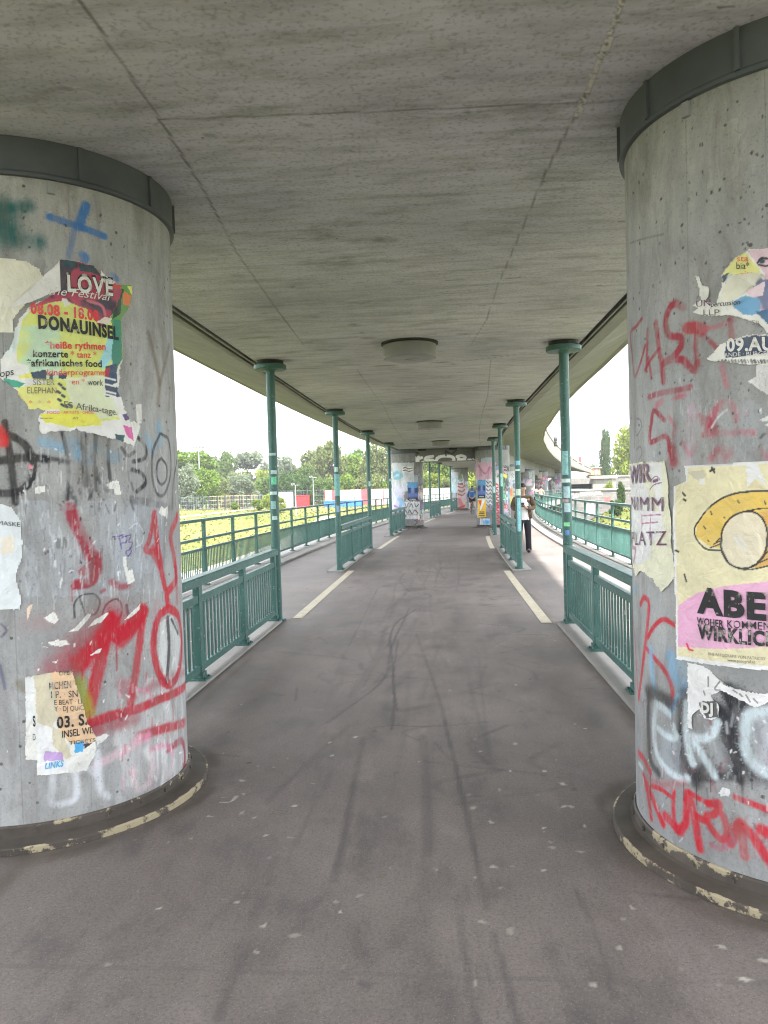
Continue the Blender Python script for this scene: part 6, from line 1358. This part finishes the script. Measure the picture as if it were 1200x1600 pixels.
def standing(loc, rz, label, jacket, shirt, trousers, phone=True, scale=1.0, cls='person'):
    root = empty('person', loc, rz, label, 'person'); root.scale = (scale,)*3
    S = Sk(); pel = S.p((0, 0, .93), (.13, .10)); ab = S.p((0, -.005, 1.08), (.125, .095), pel); ch = S.p((0, .015, 1.28), (.135, .09), ab); nk0 = S.p((0, .005, 1.42), (.075, .065), ch); nk = S.p((0, -.02, 1.50), (.052, .055), nk0)
    jaw = S.p((0, -.055, 1.565), (.058, .072), nk); hd = S.p((0, -.05, 1.635), (.074, .094), jaw); tp = S.p((0, -.035, 1.70), (.062, .078), hd)
    S.chain([((0, -.145, 1.612), .012), ((0, -.163, 1.596), .011)], hd)                       # nose
    for s in (-1, 1):
        S.chain([((s*.078, -.035, 1.62), .012), ((s*.088, -.025, 1.635), .010)], hd)            # ears
        hip = S.chain([((s*.095, 0, .86), .095), ((s*.11, -.015, .50), .062), ((s*.115, .02, .28), .056), ((s*.115, .025, .09), .042), ((s*.12, -.07, .045), .036)], pel)
        sh = S.chain([((s*.18, .03, 1.365), .05), ((s*.262, .05, 1.13), .044)], ch)
        if phone: wr = S.chain([((s*.16, -.14, 1.10), .040), ((s*.065, -.27, 1.15), .029)], sh); hand(S, (s*.065, -.27, 1.15), wr, (-s*.35, -.5, .35), (-s*.3, .4, .8), s)
        else: wr = S.chain([((s*.27, .0, .98), .040), ((s*.275, -.03, .84), .028)], sh); hand(S, (s*.275, -.03, .84), wr, (0, -.1, -1), (s, 0, 0), 1)
    skinned('body', S.v, S.e, S.r, PM['skin'], root)
    mb = MB(); ell(mb, (0, -.03, 1.655), (.092, .112, .098), 16, 8, -.05); ell(mb, (0, .02, 1.60), (.086, .075, .095), 14, 8); mb.build('hair', PM['hair'], root)
    for s in (-1, 1):
        mb = MB(); ell(mb, (s*.031, -.136, 1.628), (.012, .008, .008), 8, 6); mb.build('eye', PM['eye'], root)
    mb = MB(); ell(mb, (0, -.123, 1.555), (.024, .01, .006), 8, 6); mb.build('mouth', plain('lips', (.3, .12, .1), .5, .1, bump=0) if 'lips' not in bpy.data.materials else bpy.data.materials['lips'], root)
    T = Sk(); a = T.p((0, -.02, .98), (.148, .125)); b = T.p((0, -.025, 1.14), (.142, .122), a); c = T.p((0, -.02, 1.29), (.160, .128), b); T.p((0, .005, 1.43), (.088, .075), c); T.p((0, 0, .88), (.150, .118), a); skinned('shirt', T.v, T.e, T.r, shirt, root)
    if jacket:
        J = Sk(); a = J.p((0, .075, .98), (.18, .09)); b = J.p((0, .07, 1.15), (.17, .085), a); c = J.p((0, .06, 1.31), (.185, .085), b); J.p((0, .05, 1.45), (.10, .055), c); J.p((0, .08, .84), (.185, .09), a)
        for s in (-1, 1):
            e = J.chain([((s*.20, .01, 1.375), .085), ((s*.27, .05, 1.13), .072)], c)
            if phone: J.chain([((s*.17, -.13, 1.105), .064), ((s*.095, -.235, 1.14), .05)], e)
            else: J.chain([((s*.285, .0, .98), .062), ((s*.285, -.025, .875), .05)], e)
            J.chain([((s*.175, -.05, 1.02), (.045, .05)), ((s*.185, -.05, .84), (.048, .05))], b); J.chain([((s*.15, -.07, 1.28), (.04, .04))], c)
        skinned('jacket', J.v, J.e, J.r, jacket, root)
    Q = Sk(); a = Q.p((0, .005, .93), (.158, .122))
    for s in (-1, 1): Q.chain([((s*.095, 0, .80), (.108, .108)), ((s*.11, -.012, .50), .085), ((s*.116, .02, .26), .078), ((s*.118, .02, .06), .078), ((s*.118, .01, .03), .07)], a)
    skinned('trousers', Q.v, Q.e, Q.r, trousers, root)
    for s in (-1, 1):
        K_ = Sk(); a = K_.p((s*.118, .045, .05), .048); b = K_.p((s*.122, -.06, .042), (.05, .042), a); K_.p((s*.126, -.16, .032), (.042, .03), b); skinned('shoe', K_.v, K_.e, K_.r, PM['shoe'], root)
    return root
x, y, _ = at_z(819, 863); ry = R(-12)
pr = standing((x, y, 0), ry, 'dark haired person in brown jacket and white shirt looking down at phone', PM['jacket'], PM['shirt'], PM['trousers'])
ph = empty('mobile_phone', tuple(Matrix.Translation((x, y, 0)) @ Matrix.Rotation(ry, 4, 'Z') @ Vector((0, -.335, 1.215))), ry, 'dark mobile phone held by the person in brown jacket', 'phone')
mb = MB(); mb.box((0, 0, 0), (.075, .011, .15), rx=-.9, bev=.004); mb.build('case', M['dark'], ph); mb = MB(); mb.box((0, .005, .0045), (.067, .002, .138), rx=-.9); mb.build('screen', plain('phone_glass', (.02, .025, .03), .15, .1, bump=0), ph)
for px, yt, d, lab in ((838, 763, 62, 'distant walker with only dark head showing over balustrade, left of two'), (845.5, 764, 64, 'distant walker with only dark head showing over balustrade, right of two')):
    t_, u_ = tu(at_z(px, 791, 0)); x = at_y(px, 780, d)[0]; standing((x, d, 0.0), R(170), lab, None, PM['tee'], PM['trousers'], False, .98)
# cyclist seen from behind, and the bicycle under him
cx_, cy_, _ = at_z(738.5, 803.5); t_, u_ = tu((cx_, cy_)); hz = heading(t_)
bk = empty('bicycle', (cx_, cy_, 0), hz, 'dark bicycle ridden away along the walkway', 'bicycle')
for yw in (-.52, .52):
    mb = MB(); pts = [(0, yw+.335*math.cos(a), .355+.335*math.sin(a)) for a in np.linspace(0, 2*math.pi, 29)]; mb.tube(pts, .02, 8, caps=False); wo = mb.build('wheel', M['dark'], bk)
    mb = MB(); pts = [(0, yw+.305*math.cos(a), .355+.305*math.sin(a)) for a in np.linspace(0, 2*math.pi, 29)]; mb.tube(pts, .01, 6, caps=False); mb.build('rim', M['galv'], wo)
    mb = MB(); mb.tube([(-.05, yw, .355), (.05, yw, .355)], .022, 8)
    for a in np.linspace(0, 2*math.pi, 19)[:-1]: mb.tube([(0, yw, .355), (0, yw+.3*math.cos(a), .355+.3*math.sin(a))], .003, 4, caps=False)
    mb.build('spokes', M['galv'], wo)
mb = MB(); A_, B_, C_, D_ = (0, -.52, .355), (0, -.06, .30), (0, -.17, .80), (0, .36, .82)
for a, b in ((A_, B_), (A_, C_), (B_, C_), (C_, D_), (B_, D_), (D_, (0, .52, .355)), (C_, (0, -.2, .93)), (D_, (0, .33, 1.02))): mb.tube([a, b], .018, 8)
mb.build('frame', PM['helmet'], bk)
mb = MB(); mb.tube([(-.28, .22, 1.03), (-.2, .33, 1.04), (.2, .33, 1.04), (.28, .22, 1.03)], .014, 8); mb.build('handlebar', M['dark'], bk)
mb = MB(); ell(mb, (0, -.22, .95), (.075, .13, .035), 12, 8); mb.build('saddle', M['dark'], bk)
mb = MB(); mb.box((0, -.56, .74), (.13, .3, .02), bev=.004); mb.box((0, -.78, .62), (.06, .02, .08), bev=.006); mb.build('rear_rack', M['dark'], bk)
for s in (-1, 1):
    mb = MB(); mb.tube([(s*.05, -.06, .30), (s*.07, -.06+.0, .30-s*.15)], .012, 6); mb.box((s*.12, -.06, .30-s*.16), (.1, .08, .025)); mb.build('pedal', M['dark'], bk)
rd = empty('person', (cx_, cy_, 0), hz, 'cyclist in blue jacket and dark helmet riding away past the pillars', 'person')
S = Sk(); pel = S.p((0, -.20, 1.02), (.13, .11)); ab = S.p((0, -.14, 1.18), (.125, .10), pel); ch = S.p((0, -.03, 1.38), (.15, .11), ab); nk0 = S.p((0, .04, 1.50), (.07, .06), ch); nk = S.p((0, .07, 1.57), (.052, .052), nk0); hd = S.p((0, .10, 1.68), (.075, .09), nk); S.p((0, .10, 1.75), (.062, .078), hd)
S.chain([((0, .195, 1.665), .012)], hd)
for s in (-1, 1):
    S.chain([((s*.078, .09, 1.67), .011)], hd)
    S.chain([((s*.10, -.16, .98), .088), ((s*.12, .20, .72 if s < 0 else .82), .06), ((s*.12, .02, .40 if s < 0 else .62), .05), ((s*.12, -.08, .20 if s < 0 else .50), .036), ((s*.125, .05, .17 if s < 0 else .47), .034)], pel)
    e = S.chain([((s*.19, .02, 1.44), .06), ((s*.26, .10, 1.22), .046), ((s*.27, .20, 1.08), .03)], ch); hand(S, (s*.27, .20, 1.08), e, (0, .8, -.25), (0, .2, .9), -s)
skinned('body', S.v, S.e, S.r, PM['skin'], rd)
J = Sk(); a = J.p((0, -.21, 1.03), (.165, .13)); b = J.p((0, -.14, 1.2), (.168, .13), a); c = J.p((0, -.03, 1.39), (.185, .135), b); J.p((0, .045, 1.52), (.088, .075), c)
for s in (-1, 1): J.chain([((s*.20, .02, 1.44), .082), ((s*.27, .10, 1.22), .066), ((s*.275, .18, 1.10), .048)], c)
skinned('jacket', J.v, J.e, J.r, PM['bluej'], rd)
Q = Sk(); a = Q.p((0, -.20, 1.0), (.15, .125))
for s in (-1, 1): Q.chain([((s*.10, -.13, .97), .108), ((s*.12, .12, .78 if s < 0 else .86), .085)], a)
skinned('shorts', Q.v, Q.e, Q.r, PM['shorts'], rd)
mb = MB(); ell(mb, (0, .10, 1.715), (.10, .13, .10), 16, 8, .0); mb.build('helmet', PM['helmet'], rd)
mb = MB(); ell(mb, (0, .045, 1.60), (.088, .085, .10), 14, 8); mb.build('hood', PM['bluej'], rd)
for s in (-1, 1):
    K_ = Sk(); z = .165 if s < 0 else .465; a = K_.p((s*.12, -.10, z), .042); b = K_.p((s*.125, .01, z-.01), (.045, .036), a); K_.p((s*.125, .09, z-.01), (.036, .028), b); skinned('shoe', K_.v, K_.e, K_.r, PM['shoe'], rd)

# ------------------------------------------------------------------ air
hz_ = NT('thin_summer_haze'); hz_.n.remove(hz_.b); pvn = hz_.new('ShaderNodeVolumePrincipled'); pvn.inputs['Color'].default_value = (.96, .97, 1, 1); pvn.inputs['Density'].default_value = .00042; pvn.inputs['Anisotropy'].default_value = .2
hz_.link(pvn.outputs[0], hz_.n['Material Output'].inputs['Volume'])
mb = MB(); mb.box((0, 1900, 70), (5400, 4900, 154)); tag(mb.build('haze', hz_.m), kind='stuff')
cam = bpy.data.cameras.new('camera'); cam.sensor_fit = 'VERTICAL'; cam.sensor_height = 36; cam.lens = F_PX/1600*36; cam.clip_end = 6000; cam.clip_start = .05
co = bpy.data.objects.new('camera', cam); COL.objects.link(co); sc.camera = co
f = Vector((0, math.cos(PITCH), math.sin(PITCH))); up0 = Vector((0, -math.sin(PITCH), math.cos(PITCH))); rt0 = Vector((1, 0, 0))
# photo x axis runs along cos*right - sin*up ... (image rolled by ROLL)
c_, s_ = math.cos(ROLL), math.sin(ROLL)
rt = rt0*c_+up0*s_; up = up0*c_-rt0*s_
co.matrix_world = Matrix(((rt.x, up.x, -f.x, 0), (rt.y, up.y, -f.y, 0), (rt.z, up.z, -f.z, EYE), (0, 0, 0, 1)))
EL, AZ = R(58), R(161)            # sun: high, behind and to the right of the view (azimuth clockwise from +Y)
sd = Vector((math.sin(AZ)*math.cos(EL), math.cos(AZ)*math.cos(EL), math.sin(EL)))
su = bpy.data.lights.new('sun', 'SUN'); su.energy = 3.3; su.angle = R(2.5); su.color = (1, .965, .92)
so = bpy.data.objects.new('sun', su); COL.objects.link(so); so.rotation_euler = sd.to_track_quat('Z', 'Y').to_euler()
w = bpy.data.worlds.new('World'); sc.world = w; w.use_nodes = True; nt = w.node_tree
bg = nt.nodes['Background']
sky = nt.nodes.new('ShaderNodeTexSky'); sky.sky_type = 'NISHITA'; sky.sun_disc = False; sky.sun_elevation = EL; sky.sun_rotation = AZ; sky.air_density = 1.2; sky.dust_density = 2.0
tc = nt.nodes.new('ShaderNodeTexCoord'); mp = nt.nodes.new('ShaderNodeMapping'); mp.inputs['Scale'].default_value = (1.6, 1.6, 5.5); nt.links.new(tc.outputs['Generated'], mp.inputs[0])
nz = nt.nodes.new('ShaderNodeTexNoise'); nz.inputs['Scale'].default_value = 2.1; nz.inputs['Detail'].default_value = 7; nz.inputs['Roughness'].default_value = .58; nt.links.new(mp.outputs[0], nz.inputs['Vector'])
rp = nt.nodes.new('ShaderNodeValToRGB'); rp.color_ramp.elements[0].position = .38; rp.color_ramp.elements[0].color = (.5, .5, .5, 1); rp.color_ramp.elements[1].position = .56; rp.color_ramp.elements[1].color = (.97, .97, .97, 1); nt.links.new(nz.outputs['Fac'], rp.inputs[0])
mx = nt.nodes.new('ShaderNodeMix'); mx.data_type = 'RGBA'; mx.inputs[7].default_value = (8.2, 8.5, 8.8, 1); nt.links.new(rp.outputs[0], mx.inputs['Factor']); nt.links.new(sky.outputs[0], mx.inputs[6])
nt.links.new(mx.outputs[2], bg.inputs[0]); bg.inputs[1].default_value = .11
sc.view_settings.view_transform = 'Standard'; sc.view_settings.look = 'None'; sc.view_settings.exposure = 2.55; sc.view_settings.gamma = 1
sc.cycles.use_denoising = True; sc.cycles.max_bounces = 10; sc.cycles.diffuse_bounces = 6; sc.cycles.caustics_reflective = False; sc.cycles.caustics_refractive = False
sc.cycles.filter_width = 1.1
